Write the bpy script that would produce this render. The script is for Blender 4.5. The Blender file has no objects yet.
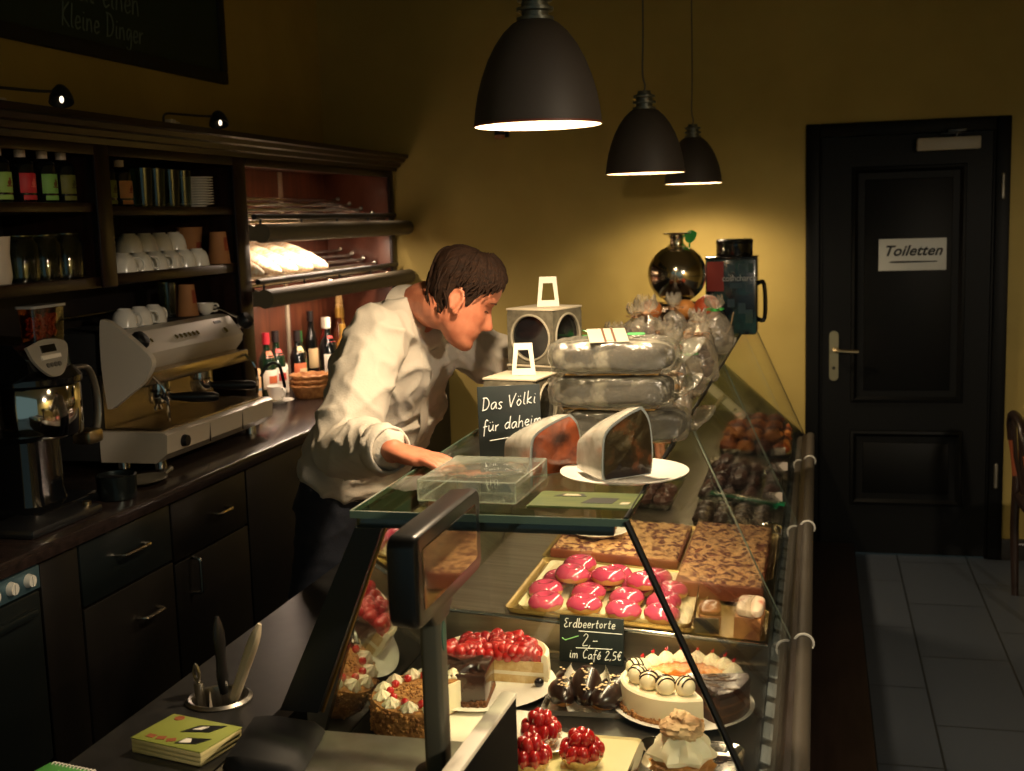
import bpy, bmesh, math, random
from mathutils import Vector, Matrix, Euler, noise
R = math.radians
PI = math.pi
SC = bpy.context.scene
COL = SC.collection
random.seed(7)

# ------------------------------------------------------------------ materials
def lin(c):
    if isinstance(c, str):
        c = c.lstrip('#'); c = [int(c[i:i+2], 16)/255 for i in (0, 2, 4)]
    return tuple((x/12.92 if x <= .04045 else ((x+.055)/1.055)**2.4) for x in c)
MATS = {}
def M(name, col=None, rough=.5, metal=0., var=0., col2=None, scale=12., bump=0., bscale=60., coat=0., emit=0.,
      ramp=(.35, .65), detail=4., stretch=None, sss=0., trans=0., spec=.5, wave=None):
    if name in MATS: return MATS[name]
    m = bpy.data.materials.new(name); m.use_nodes = True
    nt = m.node_tree; N = nt.nodes; L = nt.links
    b = N['Principled BSDF']
    c = lin(col)
    b.inputs['Base Color'].default_value = (*c, 1)
    b.inputs['Roughness'].default_value = rough
    b.inputs['Metallic'].default_value = metal
    b.inputs['Coat Weight'].default_value = coat
    b.inputs['Coat Roughness'].default_value = .08
    b.inputs['Specular IOR Level'].default_value = spec
    if sss:
        b.inputs['Subsurface Weight'].default_value = sss
        b.inputs['Subsurface Radius'].default_value = (.012, .005, .003)
        b.inputs['Subsurface Scale'].default_value = 1.
    if emit:
        b.inputs['Emission Color'].default_value = (*c, 1)
        b.inputs['Emission Strength'].default_value = emit
    tc = N.new('ShaderNodeTexCoord'); vec = tc.outputs['Object']
    if stretch:
        mp = N.new('ShaderNodeMapping'); mp.inputs['Scale'].default_value = stretch
        L.new(vec, mp.inputs['Vector']); vec = mp.outputs['Vector']
    if col2 is not None or var:
        if col2 is None:
            col2 = tuple(min(1, x*(1-var)) for x in c)
        else: col2 = lin(col2)
        if wave:
            t = N.new('ShaderNodeTexWave'); t.inputs['Scale'].default_value = scale
            t.inputs['Distortion'].default_value = wave; t.inputs['Detail'].default_value = 3
            t.inputs['Detail Scale'].default_value = 1.5
            fac = t.outputs['Fac']
        else:
            t = N.new('ShaderNodeTexNoise'); t.inputs['Scale'].default_value = scale
            t.inputs['Detail'].default_value = detail
            fac = t.outputs['Fac']
        L.new(vec, t.inputs['Vector'])
        r = N.new('ShaderNodeValToRGB')
        r.color_ramp.elements[0].position = ramp[0]; r.color_ramp.elements[1].position = ramp[1]
        r.color_ramp.elements[0].color = (*c, 1); r.color_ramp.elements[1].color = (*col2, 1)
        L.new(fac, r.inputs['Fac']); L.new(r.outputs['Color'], b.inputs['Base Color'])
    if bump:
        t2 = N.new('ShaderNodeTexNoise'); t2.inputs['Scale'].default_value = bscale
        t2.inputs['Detail'].default_value = 3
        L.new(vec, t2.inputs['Vector'])
        bn = N.new('ShaderNodeBump'); bn.inputs['Strength'].default_value = bump
        bn.inputs['Distance'].default_value = .004
        L.new(t2.outputs['Fac'], bn.inputs['Height']); L.new(bn.outputs['Normal'], b.inputs['Normal'])
    MATS[name] = m
    return m

def GLASS(name, tint='#eef6f0', rough=.0, ior=1.45, extra=0., bump=0., bscale=40., gcol='#ffffff', haze=0., hcol='#d8d4c8'):
    """thin clear sheet: lets light straight through and mirrors by Fresnel"""
    if name in MATS: return MATS[name]
    m = bpy.data.materials.new(name); m.use_nodes = True
    nt = m.node_tree; N = nt.nodes; L = nt.links
    N.remove(N['Principled BSDF'])
    out = N['Material Output']
    tr = N.new('ShaderNodeBsdfTransparent'); tr.inputs['Color'].default_value = (*lin(tint), 1)
    gl = N.new('ShaderNodeBsdfGlossy'); gl.inputs['Roughness'].default_value = rough
    gl.inputs['Color'].default_value = (*lin(gcol), 1)
    # Schlick reflectance, the same from both sides of the sheet
    f0 = ((ior-1)/(ior+1))**2
    ge = N.new('ShaderNodeNewGeometry')
    dt = N.new('ShaderNodeVectorMath'); dt.operation = 'DOT_PRODUCT'
    L.new(ge.outputs['Normal'], dt.inputs[0]); L.new(ge.outputs['Incoming'], dt.inputs[1])
    ab = N.new('ShaderNodeMath'); ab.operation = 'ABSOLUTE'; L.new(dt.outputs['Value'], ab.inputs[0])
    sb = N.new('ShaderNodeMath'); sb.operation = 'SUBTRACT'; sb.use_clamp = True; sb.inputs[0].default_value = 1; L.new(ab.outputs[0], sb.inputs[1])
    pw = N.new('ShaderNodeMath'); pw.operation = 'POWER'; pw.inputs[1].default_value = 5; L.new(sb.outputs[0], pw.inputs[0])
    ml = N.new('ShaderNodeMath'); ml.operation = 'MULTIPLY_ADD'; ml.inputs[1].default_value = 1-f0; ml.inputs[2].default_value = f0; L.new(pw.outputs[0], ml.inputs[0])
    mx = N.new('ShaderNodeMixShader')
    fac = ml.outputs[0]; fr = None
    if extra:
        ad = N.new('ShaderNodeMath'); ad.operation = 'ADD'; ad.use_clamp = True
        ad.inputs[1].default_value = extra
        L.new(fac, ad.inputs[0]); fac = ad.outputs[0]
    if bump:
        tc = N.new('ShaderNodeTexCoord')
        t2 = N.new('ShaderNodeTexNoise'); t2.inputs['Scale'].default_value = bscale
        t2.inputs['Detail'].default_value = 4
        L.new(tc.outputs['Object'], t2.inputs['Vector'])
        bn = N.new('ShaderNodeBump'); bn.inputs['Strength'].default_value = bump
        bn.inputs['Distance'].default_value = .01
        L.new(t2.outputs['Fac'], bn.inputs['Height'])
        L.new(bn.outputs['Normal'], gl.inputs['Normal']); L.new(bn.outputs['Normal'], dt.inputs[0])
    L.new(fac, mx.inputs['Fac']); L.new(tr.outputs[0], mx.inputs[1]); L.new(gl.outputs[0], mx.inputs[2])
    last = mx.outputs[0]
    if haze:
        df = N.new('ShaderNodeBsdfDiffuse'); df.inputs['Color'].default_value = (*lin(hcol), 1)
        tl = N.new('ShaderNodeBsdfTranslucent'); tl.inputs['Color'].default_value = (*lin(hcol), 1)
        dm = N.new('ShaderNodeMixShader'); dm.inputs['Fac'].default_value = .4; L.new(df.outputs[0], dm.inputs[1]); L.new(tl.outputs[0], dm.inputs[2])
        hm = N.new('ShaderNodeMixShader'); hm.inputs['Fac'].default_value = haze
        L.new(last, hm.inputs[1]); L.new(dm.outputs[0], hm.inputs[2]); last = hm.outputs[0]
    L.new(last, out.inputs['Surface'])
    MATS[name] = m
    return m

# ------------------------------------------------------------------ mesh builder
class MB:
    def __init__(s): s.v = []; s.f = []; s.mi = []; s.sm = []
    def add(s, v, f, mi=0, smooth=True, mat=None):
        o = len(s.v)
        if mat is not None: v = [mat @ Vector(p) for p in v]
        s.v += [tuple(p) for p in v]
        for q in f:
            s.f.append(tuple(o+i for i in q)); s.mi.append(mi); s.sm.append(smooth)
        return s
    def box(s, c, d, mi=0, bev=0., rot=None, seg=2):
        bm = bmesh.new(); bmesh.ops.create_cube(bm, size=1)
        for v in bm.verts: v.co = Vector((v.co.x*d[0], v.co.y*d[1], v.co.z*d[2]))
        if bev: bmesh.ops.bevel(bm, geom=list(bm.edges), offset=min(bev, min(d)*.49), segments=seg, affect='EDGES', profile=.5)
        mt = Matrix.Translation(c)
        if rot is not None: mt = mt @ Euler(rot).to_matrix().to_4x4()
        bm.verts.index_update()
        s.add([v.co.copy() for v in bm.verts], [[v.index for v in f.verts] for f in bm.faces], mi, True, mt)
        bm.free(); return s
    def b2(s, a, b, mi=0, bev=0., rot=None):      # box by two corners
        c = [(x+y)/2 for x, y in zip(a, b)]; d = [abs(x-y) for x, y in zip(a, b)]
        return s.box(c, d, mi, bev, rot)
    def loft(s, rings, mi=0, cap=True, closed=True):
        n = len(rings[0]); v = []; f = []
        for r in rings: v += list(r)
        for k in range(len(rings)-1):
            for i in range(n if closed else n-1):
                j = (i+1) % n
                f.append((k*n+i, k*n+j, (k+1)*n+j, (k+1)*n+i))
        if cap:
            f.append(tuple(range(n-1, -1, -1))); f.append(tuple((len(rings)-1)*n+i for i in range(n)))
        return s.add(v, f, mi)
    def lathe(s, prof, c=(0, 0, 0), n=24, mi=0, mat=None, arc=None, sx=1, sy=1, cap=False):
        rings = []
        if arc is None: an = [2*PI*i/n for i in range(n)]
        else: an = [arc[0]+(arc[1]-arc[0])*i/n for i in range(n+1)]
        m = len(an); v = []; f = []
        for r, z in prof:
            for a in an: v.append(Vector((c[0]+r*math.cos(a)*sx, c[1]+r*math.sin(a)*sy, c[2]+z)))
        for k in range(len(prof)-1):
            for i in range(m if arc is None else m-1):
                j = (i+1) % m
                f.append((k*m+i, k*m+j, (k+1)*m+j, (k+1)*m+i))
        if cap:
            if prof[0][0] > 1e-6: f.append(tuple(range(m-1, -1, -1)))
            if prof[-1][0] > 1e-6: f.append(tuple((len(prof)-1)*m+i for i in range(m)))
        if arc is not None:   # close the two cut faces
            f.append(tuple(k*m for k in range(len(prof)))); f.append(tuple(k*m+m-1 for k in range(len(prof)-1, -1, -1)))
        return s.add(v, f, mi, True, mat)
    def tube(s, pts, r, n=8, mi=0, flat=1., up=(0, 0, 1), closed=False):
        pts = [Vector(p) for p in pts]; k = len(pts)
        rs = r if isinstance(r, (list, tuple)) else [r]*k
        rings = []; prev = None
        for i in range(k):
            a = pts[max(i-1, 0)]; b = pts[min(i+1, k-1)]
            if closed: a = pts[i-1]; b = pts[(i+1) % k]
            t = (b-a)
            if t.length < 1e-9: t = Vector((0, 0, 1))
            t.normalize()
            if prev is None:
                u = Vector(up)
                if abs(u.dot(t)) > .95: u = Vector((1, 0, 0)) if abs(t.x) < .9 else Vector((0, 1, 0))
            else: u = prev
            u = (u - t*u.dot(t)).normalized(); prev = u
            w = t.cross(u)
            rings.append([pts[i] + (u*math.cos(2*PI*j/n)*flat + w*math.sin(2*PI*j/n))*rs[i] for j in range(n)])
        if closed:
            rings.append(rings[0]); return s.loft(rings, mi, cap=False)
        return s.loft(rings, mi)
    def cyl(s, a, b, r, r2=None, n=16, mi=0):
        return s.tube([a, b], [r, r if r2 is None else r2], n, mi)
    def prism(s, poly, z0, z1, mi=0, mat=None, smooth=False, mcap=None):
        n = len(poly)
        v = [(x, y, z0) for x, y in poly] + [(x, y, z1) for x, y in poly]
        f = [(i, (i+1) % n, n+(i+1) % n, n+i) for i in range(n)]
        s.add(v, f, mi, smooth, mat)
        s.add(v, [tuple(range(n-1, -1, -1)), tuple(range(n, 2*n))], mi if mcap is None else mcap, False, mat)
        return s
    def ball(s, c, r, mi=0, seg=16, rings=10, nz=0., nf=20., seed=0., rot=None):
        if not isinstance(r, (tuple, list)): r = (r, r, r)
        v = [(0, 0, 1)]; f = []
        for k in range(1, rings):
            th = PI*k/rings
            for i in range(seg):
                a = 2*PI*i/seg; v.append((math.sin(th)*math.cos(a), math.sin(th)*math.sin(a), math.cos(th)))
        v.append((0, 0, -1)); e = len(v)-1
        for i in range(seg): f.append((0, 1+i, 1+(i+1) % seg))
        for k in range(rings-2):
            for i in range(seg):
                j = (i+1) % seg; o = 1+k*seg
                f.append((o+i, o+seg+i, o+seg+j, o+j))
        o = 1+(rings-2)*seg
        for i in range(seg): f.append((o+i, e, o+(i+1) % seg))
        w = []
        rm = Euler(rot).to_matrix() if rot else None
        for p in v:
            p = Vector(p); q = Vector((p.x*r[0], p.y*r[1], p.z*r[2]))
            if nz:
                q = q*(1+nz*noise.noise(p*nf/10+Vector((seed, seed*1.7, seed*.3))))
            if rm: q = rm @ q
            w.append(q+Vector(c))
        return s.add(w, f, mi)
    def grid(s, fn, nu, nv, mi=0, wrap=False):     # fn(u,v)->point
        v = []; f = []
        for i in range(nu+1):
            for j in range(nv+1): v.append(fn(i/nu, j/nv))
        for i in range(nu):
            for j in range(nv):
                a = i*(nv+1)+j; f.append((a, a+nv+1, a+nv+2, a+1))
        return s.add(v, f, mi)
    def mesh(s, name, mats, ang=35):
        me = bpy.data.meshes.new(name); me.from_pydata(s.v, [], s.f)
        if not isinstance(mats, (list, tuple)): mats = [mats]
        for m in mats: me.materials.append(m)
        me.polygons.foreach_set('material_index', s.mi); me.polygons.foreach_set('use_smooth', s.sm)
        bm = bmesh.new(); bm.from_mesh(me); bmesh.ops.recalc_face_normals(bm, faces=bm.faces); bm.to_mesh(me); bm.free()
        if ang: me.set_sharp_from_angle(angle=R(ang))
        me.update(); return me
    def build(s, name, mats, parent=None, loc=None, rz=0., ang=35, label=None):
        o = bpy.data.objects.new(name, s.mesh(name, mats, ang)); COL.objects.link(o)
        if parent is not None: o.parent = parent
        if loc is not None: o.location = loc
        if rz: o.rotation_euler = (0, 0, rz)
        if label: o['label'] = label
        return o

def tag(o, label, cat, group=None):
    o['label'] = label; o['category'] = cat
    if group: o['group'] = group
    return o
def thing(name, label, cat, loc=(0, 0, 0), rz=0., group=None):
    o = bpy.data.objects.new(name, None); COL.objects.link(o); o.empty_display_size = .05
    o.location = loc; o.rotation_euler = (0, 0, rz)
    return tag(o, label, cat, group)
def struct(o): o['kind'] = 'structure'; return o
KIDS = {}
def copytree(o, parent=None):
    c = o.copy(); COL.objects.link(c)
    if parent is not None: c.parent = parent
    for ch in list(o.children): copytree(ch, c)
    return c
def dup(o, loc, rz=0., label=None, scale=None):
    c = copytree(o); c.location = loc; c.rotation_euler = (0, 0, rz)
    if label: c['label'] = label
    if scale: c.scale = scale
    return c
def catmull(pts, n=6):
    pts = [Vector(p) for p in pts]; out = []
    P = [pts[0]*2-pts[1]] + pts + [pts[-1]*2-pts[-2]]
    for i in range(1, len(P)-2):
        for k in range(n):
            t = k/n; a, b, c, d = P[i-1], P[i], P[i+1], P[i+2]
            out.append(.5*((2*b)+(c-a)*t+(2*a-5*b+4*c-d)*t*t+(3*b-a-3*c+d)*t**3))
    out.append(pts[-1]); return out
def rrect(w, h, r, n=4):
    out = []
    for cx, cy, a0 in ((w/2-r, h/2-r, 0), (-w/2+r, h/2-r, 90), (-w/2+r, -h/2+r, 180), (w/2-r, -h/2+r, 270)):
        for k in range(n+1):
            a = R(a0+90*k/n); out.append((cx+r*math.cos(a), cy+r*math.sin(a)))
    return out

# text through the built-in font, turned into mesh, lying in local XY facing +Z
def text_mesh(txt, size, shear=0., off=0., ext=.0008, align='CENTER', sp=1.):
    cu = bpy.data.curves.new('lettering', 'FONT'); cu.body = txt; cu.size = size; cu.shear = shear
    cu.offset = off; cu.extrude = ext; cu.align_x = align; cu.align_y = 'CENTER'; cu.space_character = sp
    o = bpy.data.objects.new('lettering', cu); COL.objects.link(o)
    me = bpy.data.meshes.new_from_object(o); bpy.data.objects.remove(o); bpy.data.curves.remove(cu)
    return [v.co.copy() for v in me.vertices], [tuple(p.vertices) for p in me.polygons]

# hand lettering: one-stroke letters, x to the right, y up, x-height .5
ST = {
 'a': (.5, [[(.42, .42), (.3, .5), (.1, .4), (.05, .15), (.15, 0), (.3, .1), (.42, .42), (.42, .1), (.5, 0)]]),
 'b': (.5, [[(.08, 1), (.06, 0), (.08, .3), (.3, .5), (.42, .25), (.28, 0), (.06, .05)]]),
 'c': (.42, [[(.38, .42), (.22, .5), (.06, .25), (.18, 0), (.38, .08)]]),
 'd': (.52, [[(.42, .4), (.25, .5), (.06, .25), (.18, 0), (.4, .2), (.46, 1), (.44, .1), (.5, 0)]]),
 'e': (.42, [[(.05, .22), (.35, .3), (.3, .48), (.15, .48), (.05, .2), (.18, 0), (.38, .1)]]),
 'f': (.38, [[(.4, .9), (.28, 1), (.18, .8), (.14, -.3)], [(.02, .45), (.36, .5)]]),
 'g': (.48, [[(.4, .45), (.2, .5), (.06, .28), (.18, .05), (.4, .4), (.36, -.25), (.15, -.35), (.05, -.25)]]),
 'h': (.48, [[(.08, 1), (.06, 0), (.1, .35), (.3, .5), (.38, .3), (.4, 0)]]),
 'i': (.22, [[(.1, .5), (.08, .1), (.18, 0)], [(.12, .68), (.13, .72)]]),
 'j': (.26, [[(.14, .5), (.12, -.25), (0, -.35)], [(.14, .68), (.15, .72)]]),
 'k': (.45, [[(.08, 1), (.06, 0)], [(.36, .5), (.08, .22), (.4, 0)]]),
 'l': (.24, [[(.12, .95), (.08, .15), (.2, 0)]]),
 'm': (.72, [[(.06, .5), (.06, 0), (.1, .4), (.24, .5), (.3, .3), (.3, 0), (.34, .4), (.5, .5), (.56, .3), (.58, 0)]]),
 'n': (.48, [[(.06, .5), (.06, 0), (.1, .38), (.28, .5), (.36, .3), (.4, 0)]]),
 'o': (.45, [[(.22, .5), (.06, .25), (.2, 0), (.38, .25), (.22, .5)]]),
 'r': (.36, [[(.06, .5), (.07, 0), (.1, .35), (.3, .5)]]),
 's': (.36, [[(.32, .45), (.18, .5), (.08, .38), (.28, .15), (.2, 0), (.04, .06)]]),
 't': (.36, [[(.18, .85), (.14, .1), (.3, .02)], [(.02, .5), (.34, .54)]]),
 'u': (.5, [[(.06, .5), (.08, .1), (.22, 0), (.38, .2), (.42, .5), (.42, .08), (.5, 0)]]),
 'ö': (.45, [[(.22, .5), (.06, .25), (.2, 0), (.38, .25), (.22, .5)], [(.14, .68), (.15, .74)], [(.3, .68), (.31, .74)]]),
 'ü': (.5, [[(.06, .5), (.08, .1), (.22, 0), (.38, .2), (.42, .5), (.42, .08), (.5, 0)], [(.14, .68), (.15, .74)], [(.34, .68), (.35, .74)]]),
 'é': (.42, [[(.05, .22), (.35, .3), (.3, .48), (.15, .48), (.05, .2), (.18, 0), (.38, .1)], [(.18, .65), (.34, .82)]]),
 'D': (.62, [[(.12, .95), (.1, 0)], [(.02, .95), (.35, .9), (.54, .5), (.4, .1), (.05, 0)]]),
 'V': (.55, [[(.02, .95), (.2, 0), (.3, .3), (.55, 1)]]),
 'E': (.5, [[(.42, .92), (.2, .95), (.08, .75), (.28, .52), (.06, .25), (.2, 0), (.45, .1)]]),
 'C': (.55, [[(.5, .85), (.3, .95), (.08, .5), (.22, .02), (.5, .12)]]),
 'M': (.75, [[(.05, 0), (.12, .95), (.34, .3), (.6, .95), (.66, 0)]]),
 'K': (.52, [[(.1, .95), (.08, 0)], [(.48, .95), (.1, .45), (.5, 0)]]),
 '2': (.48, [[(.06, .75), (.22, .95), (.4, .75), (.06, .02), (.46, .04)]]),
 '5': (.46, [[(.42, .92), (.14, .92), (.1, .55), (.34, .5), (.36, .15), (.06, .04)]]),
 ',': (.2, [[(.12, .08), (.04, -.14)]]), '-': (.5, [[(.06, .4), (.44, .44)]]),
 '€': (.5, [[(.46, .85), (.28, .92), (.1, .5), (.24, .04), (.46, .12)], [(.02, .58), (.36, .6)], [(.02, .4), (.34, .42)]]),
 ' ': (.32, []),
}
def strokes(mb, txt, x, y, h, r, mi=0, z=0., slant=.12, mat=None, rise=0., wob=.0):
    cx = 0.
    for ch in txt:
        w, ls = ST[ch]
        dy = random.uniform(-wob, wob)
        for l in ls:
            pts = [Vector((x+(cx+px+slant*py)*h, y+(py+dy)*h+rise*(cx+px)*h, z)) for px, py in l]
            if len(pts) > 2: pts = catmull(pts, 4)
            if mat is not None: pts = [mat @ p for p in pts]
            mb.tube(pts, r, 5, mi)
        cx += w+.06
    return cx*h
# ------------------------------------------------------------------ camera
cam_d = bpy.data.cameras.new('camera'); cam = bpy.data.objects.new('camera', cam_d); COL.objects.link(cam)
CM = ((.96912593, -.00406368, -.2465328), (.24464846, .14031309, .95940574), (-.03069306, .99009885, -.13697522))
r_, u_, f_ = [Vector([CM[i][k] for i in range(3)]) for k in range(3)]
mw = Matrix.Identity(4)
for i in range(3):
    mw[i][0] = r_[i]; mw[i][1] = u_[i]; mw[i][2] = -f_[i]
mw.translation = (0, 0, 1.64)
cam.matrix_world = mw
cam_d.sensor_width = 36.; cam_d.lens = 1200*36/1024; cam_d.clip_start = .05
cam_d.dof.use_dof = True; cam_d.dof.focus_distance = 2.7; cam_d.dof.aperture_fstop = 5.6
SC.camera = cam
SC.view_settings.view_transform = 'Standard'; SC.view_settings.look = 'None'
SC.view_settings.gamma = 1.; SC.view_settings.use_curve_mapping = False
SC.view_settings.exposure = 0.
try: SC.cycles.use_denoising = True
except Exception: pass
SC.cycles.transparent_max_bounces = 24; SC.cycles.max_bounces = 10

# ------------------------------------------------------------------ palette
yellow = M('ochre_wall_paint', '#b09b56', .75, col2='#a6914e', scale=3., bump=.06, bscale=180)
tile = M('charcoal_floor_tile', '#4a4d50', .42)
def tile_nodes(m):
    nt = m.node_tree; N = nt.nodes; L = nt.links; b = N['Principled BSDF']
    tc = N.new('ShaderNodeTexCoord'); mp = N.new('ShaderNodeMapping')
    mp.inputs['Location'].default_value = (.132, -.06, 0)
    br = N.new('ShaderNodeTexBrick'); br.offset = .5; br.inputs['Scale'].default_value = 1
    br.inputs['Color1'].default_value = (*lin('#3d434b'), 1); br.inputs['Color2'].default_value = (*lin('#383e46'), 1)
    br.inputs['Mortar'].default_value = (*lin('#1f2224'), 1)
    br.inputs['Mortar Size'].default_value = .004; br.inputs['Brick Width'].default_value = .62; br.inputs['Row Height'].default_value = .31
    mp.inputs['Rotation'].default_value = (0, 0, PI/2)
    L.new(tc.outputs['Object'], mp.inputs['Vector']); L.new(mp.outputs['Vector'], br.inputs['Vector'])
    L.new(br.outputs['Color'], b.inputs['Base Color'])
tile_nodes(tile)
ceil_m = M('ceiling_paint', '#8a8468', .9)
door_m = M('black_brown_door', '#070808', .5, spec=.16, col2='#050606', scale=9, stretch=(1, 1, .06))
darkwood = M('dark_mahogany', '#24110d', .36, col2='#120907', scale=5, stretch=(8, .7, 8), coat=.08, spec=.35)
darkwood_v = M('dark_mahogany_upright', '#241410', .33, col2='#110907', scale=5, stretch=(8, 8, .7), coat=.05, spec=.35)
redwood = M('red_brown_panel_wood', '#6b3a26', .35, col2='#4a261a', scale=4, stretch=(1, 14, .8), coat=.2)
black = M('black_plastic', '#17181a', .35)
blackm = M('matte_black', '#141516', .7)
gloss = M('gloss_black', '#0d0e10', .12, coat=.5)
steel = M('brushed_steel', '#b6b2aa', .3, 1., col2='#98948c', scale=4, stretch=(1, 30, 1))
chrome = M('chrome', '#d8d6d2', .08, 1.)
dsteel = M('dull_steel', '#a39e92', .5, .85, col2='#7f7b70', scale=9)
white = M('white_porcelain', '#e8e4da', .16, coat=.3)
paper = M('white_paper', '#e6e0d2', .8)
chalk = M('chalk', '#e9ecea', .95)
chalkdim = M('chalk_grey', '#66736d', .95)  # darker grey than the chalk of the small signs
slate = M('slate_board', '#131b1b', .55, col2='#1a2524', scale=14)
brass = M('satin_nickel', '#c2ae86', .28, 1.)

# ------------------------------------------------------------------ shell
XL, YB, ZC = -2.45, 5.82, 2.95
XR, YF = 2.7, -2.2
o = struct(MB().b2((XL-.1, YF, -.08), (XR, YB+.1, 0)).build('floor', tile))
o = struct(MB().b2((XL-.1, YF, ZC), (XR, YB+.1, ZC+.1)).build('ceiling', ceil_m))
o = struct(MB().b2((XL-.12, YF, 0), (XL, YB+.12, ZC)).build('wall_left', yellow))
DX0, DX1, DZ = -.055, .832, 2.03
w = MB(); w.b2((XL, YB, 0), (DX0, YB+.12, ZC)); w.b2((DX1, YB, 0), (XR, YB+.12, ZC)); w.b2((DX0, YB, DZ), (DX1, YB+.12, ZC))
struct(w.build('wall_back', yellow))
struct(MB().b2((XR, YF, 0), (XR+.12, YB+.12, ZC)).build('wall_right', yellow))
bb = M('dark_baseboard', '#1f1d1b', .4)
struct(MB().b2((DX1, YB-.016, 0), (XR, YB, .1), bev=.004).build('baseboard_back', bb))

# door
d = bpy.data.objects.new('door_1', None); COL.objects.link(d); d.location = ((DX0+DX1)/2, YB, 0); struct(d)
W = DX1-DX0; fr = .062
m = MB()
m.b2((-W/2, -.02, 0), (-W/2+fr, .1, DZ), bev=.006); m.b2((W/2-fr, -.02, 0), (W/2, .1, DZ), bev=.006); m.b2((-W/2+fr, -.02, DZ-fr), (W/2-fr, .1, DZ), bev=.006)
m.b2((-W/2+fr, -.008, 0), (-W/2+fr+.012, .02, DZ-fr), bev=.003); m.b2((W/2-fr-.012, -.008, 0), (W/2-fr, .02, DZ-fr), bev=.003)
m.build('door_frame', door_m, d)
m = MB(); m.b2((-W/2+fr+.012, .0, .008), (W/2-fr-.012, .045, DZ-fr-.002))
leaf = m.build('door_leaf', door_m, d)
def panel_mould(x0, x1, z0, z1):
    m = MB()
    prof = [(0, .002), (.004, -.012), (.016, -.016), (.024, -.008), (.03, -.004), (.03, .002)]
    cs = [(x0, z0, 1, 1), (x1, z0, -1, 1), (x1, z1, -1, -1), (x0, z1, 1, -1)]
    rings = [[(x+sx*p[0], p[1], z+sz*p[0]) for p in prof] for x, z, sx, sz in cs]
    rings.append(rings[0]); m.loft(rings, cap=False); m.build('panel_moulding', door_m, leaf)
    q = MB(); q.b2((x0+.06, -.006, z0+.06), (x1-.06, .002, z1-.06), bev=.005); q.build('raised_panel', door_m, leaf)
c0 = d.location.x
panel_mould(.15-c0, .652-c0, .735, 1.83); panel_mould(.15-c0, .655-c0, .243, .605)
m = MB(); pl = rrect(.042, .235, .02, 5)
m.prism(pl, 0, .008, mat=Matrix.Translation((.075-c0, 0, .957)) @ Matrix.Rotation(R(90), 4, 'X'))
hp = m.build('handle_plate', brass, leaf, label='satin metal handle plate')
m = MB(); m.cyl((.075-c0, -.006, .985), (.075-c0, -.05, .985), .01); m.tube(catmull([(.075-c0, -.05, .985), (.095-c0, -.055, .985), (.13-c0, -.055, .983), (.186-c0, -.05, .981)]), [.009]*13+[.009]*6 if False else .0085, 10)
m.build('handle_lever', brass, hp)
m = MB(); m.cyl((.075-c0, -.0085, .9), (.075-c0, -.0125, .9), .008); m.build('key_escutcheon', M('dark_metal', '#4c453a', .4, 1.), hp)
for z in (1.72, .4):
    m = MB(); m.cyl((.8-c0, -.026, z-.05), (.8-c0, -.026, z+.05), .0085, n=10); m.ball((.8-c0, -.026, z+.052), .008); m.ball((.8-c0, -.026, z-.052), .008)
    m.build('hinge', dsteel, d, label='grey metal door hinge')
m = MB(); m.b2((.43-c0, -.062, 1.888), (.70-c0, -.002, 1.945), bev=.006); cl = m.build('door_closer', M('grey_painted_metal', '#a8a090', .45), d, label='pale grey door closer box')
m = MB(); m.cyl((.60-c0, -.03, 1.945), (.60-c0, -.03, 1.962), .012); m.b2((.53-c0, -.045, 1.958), (.62-c0, -.02, 1.966), bev=.002); m.b2((.56-c0, -.04, 1.966), (.64-c0, -.022, 1.984), bev=.003)
m.build('closer_arm', black, cl)
# toilet sign
s = thing('door_sign', 'small white sign reading Toiletten on the dark door', 'sign', (.42, YB-.0075, 1.425))
SG = Matrix.Rotation(R(90), 4, 'X')
m = MB(); m.box((0, .001, 0), (.296, .003, .146), bev=.001); m.build('sign_plate', M('sign_white', '#c9cbc6', .5), s)
v, f = text_mesh('Toiletten', .066, shear=.35, off=.0017, ext=.0006, sp=1.04)
m = MB(); m.add(v, f, 0, False, Matrix.Translation((0, -.001, .016)) @ SG)
pts = [(-.105, -.0348), (-.09, -.030), (-.06, -.029), (.108, -.0305), (.108, -.0355), (-.06, -.038), (-.09, -.037)]
m.prism(pts, 0, .001, mat=Matrix.Translation((0, -.0008, 0)) @ SG)
m.build('lettering', M('sign_ink', '#0e1213', .6), s)

# tiny wall spot left of the first pendant
s = thing('wall_spot', 'tiny dark spotlight with pinkish end on the back wall', 'spotlight', (-1.5, YB, 2.06))
m = MB(); m.b2((-.03, -.012, -.02), (.03, 0, .03), bev=.004); m.cyl((0, -.012, .01), (0, -.055, .0), .008); m.build('bracket', blackm, s)
m = MB(); m.lathe([(0, .03), (.024, .03), (.026, .024), (.026, -.012), (.0, -.012)], (0, -.07, 0), 16); m.build('housing', blackm, s)
m = MB(); m.lathe([(.0, -.0125), (.025, -.0125), (.025, -.03), (.0, -.032)], (0, -.07, 0), 16); m.build('lens', M('salmon_glass', '#c98a68', .4), s)

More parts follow.
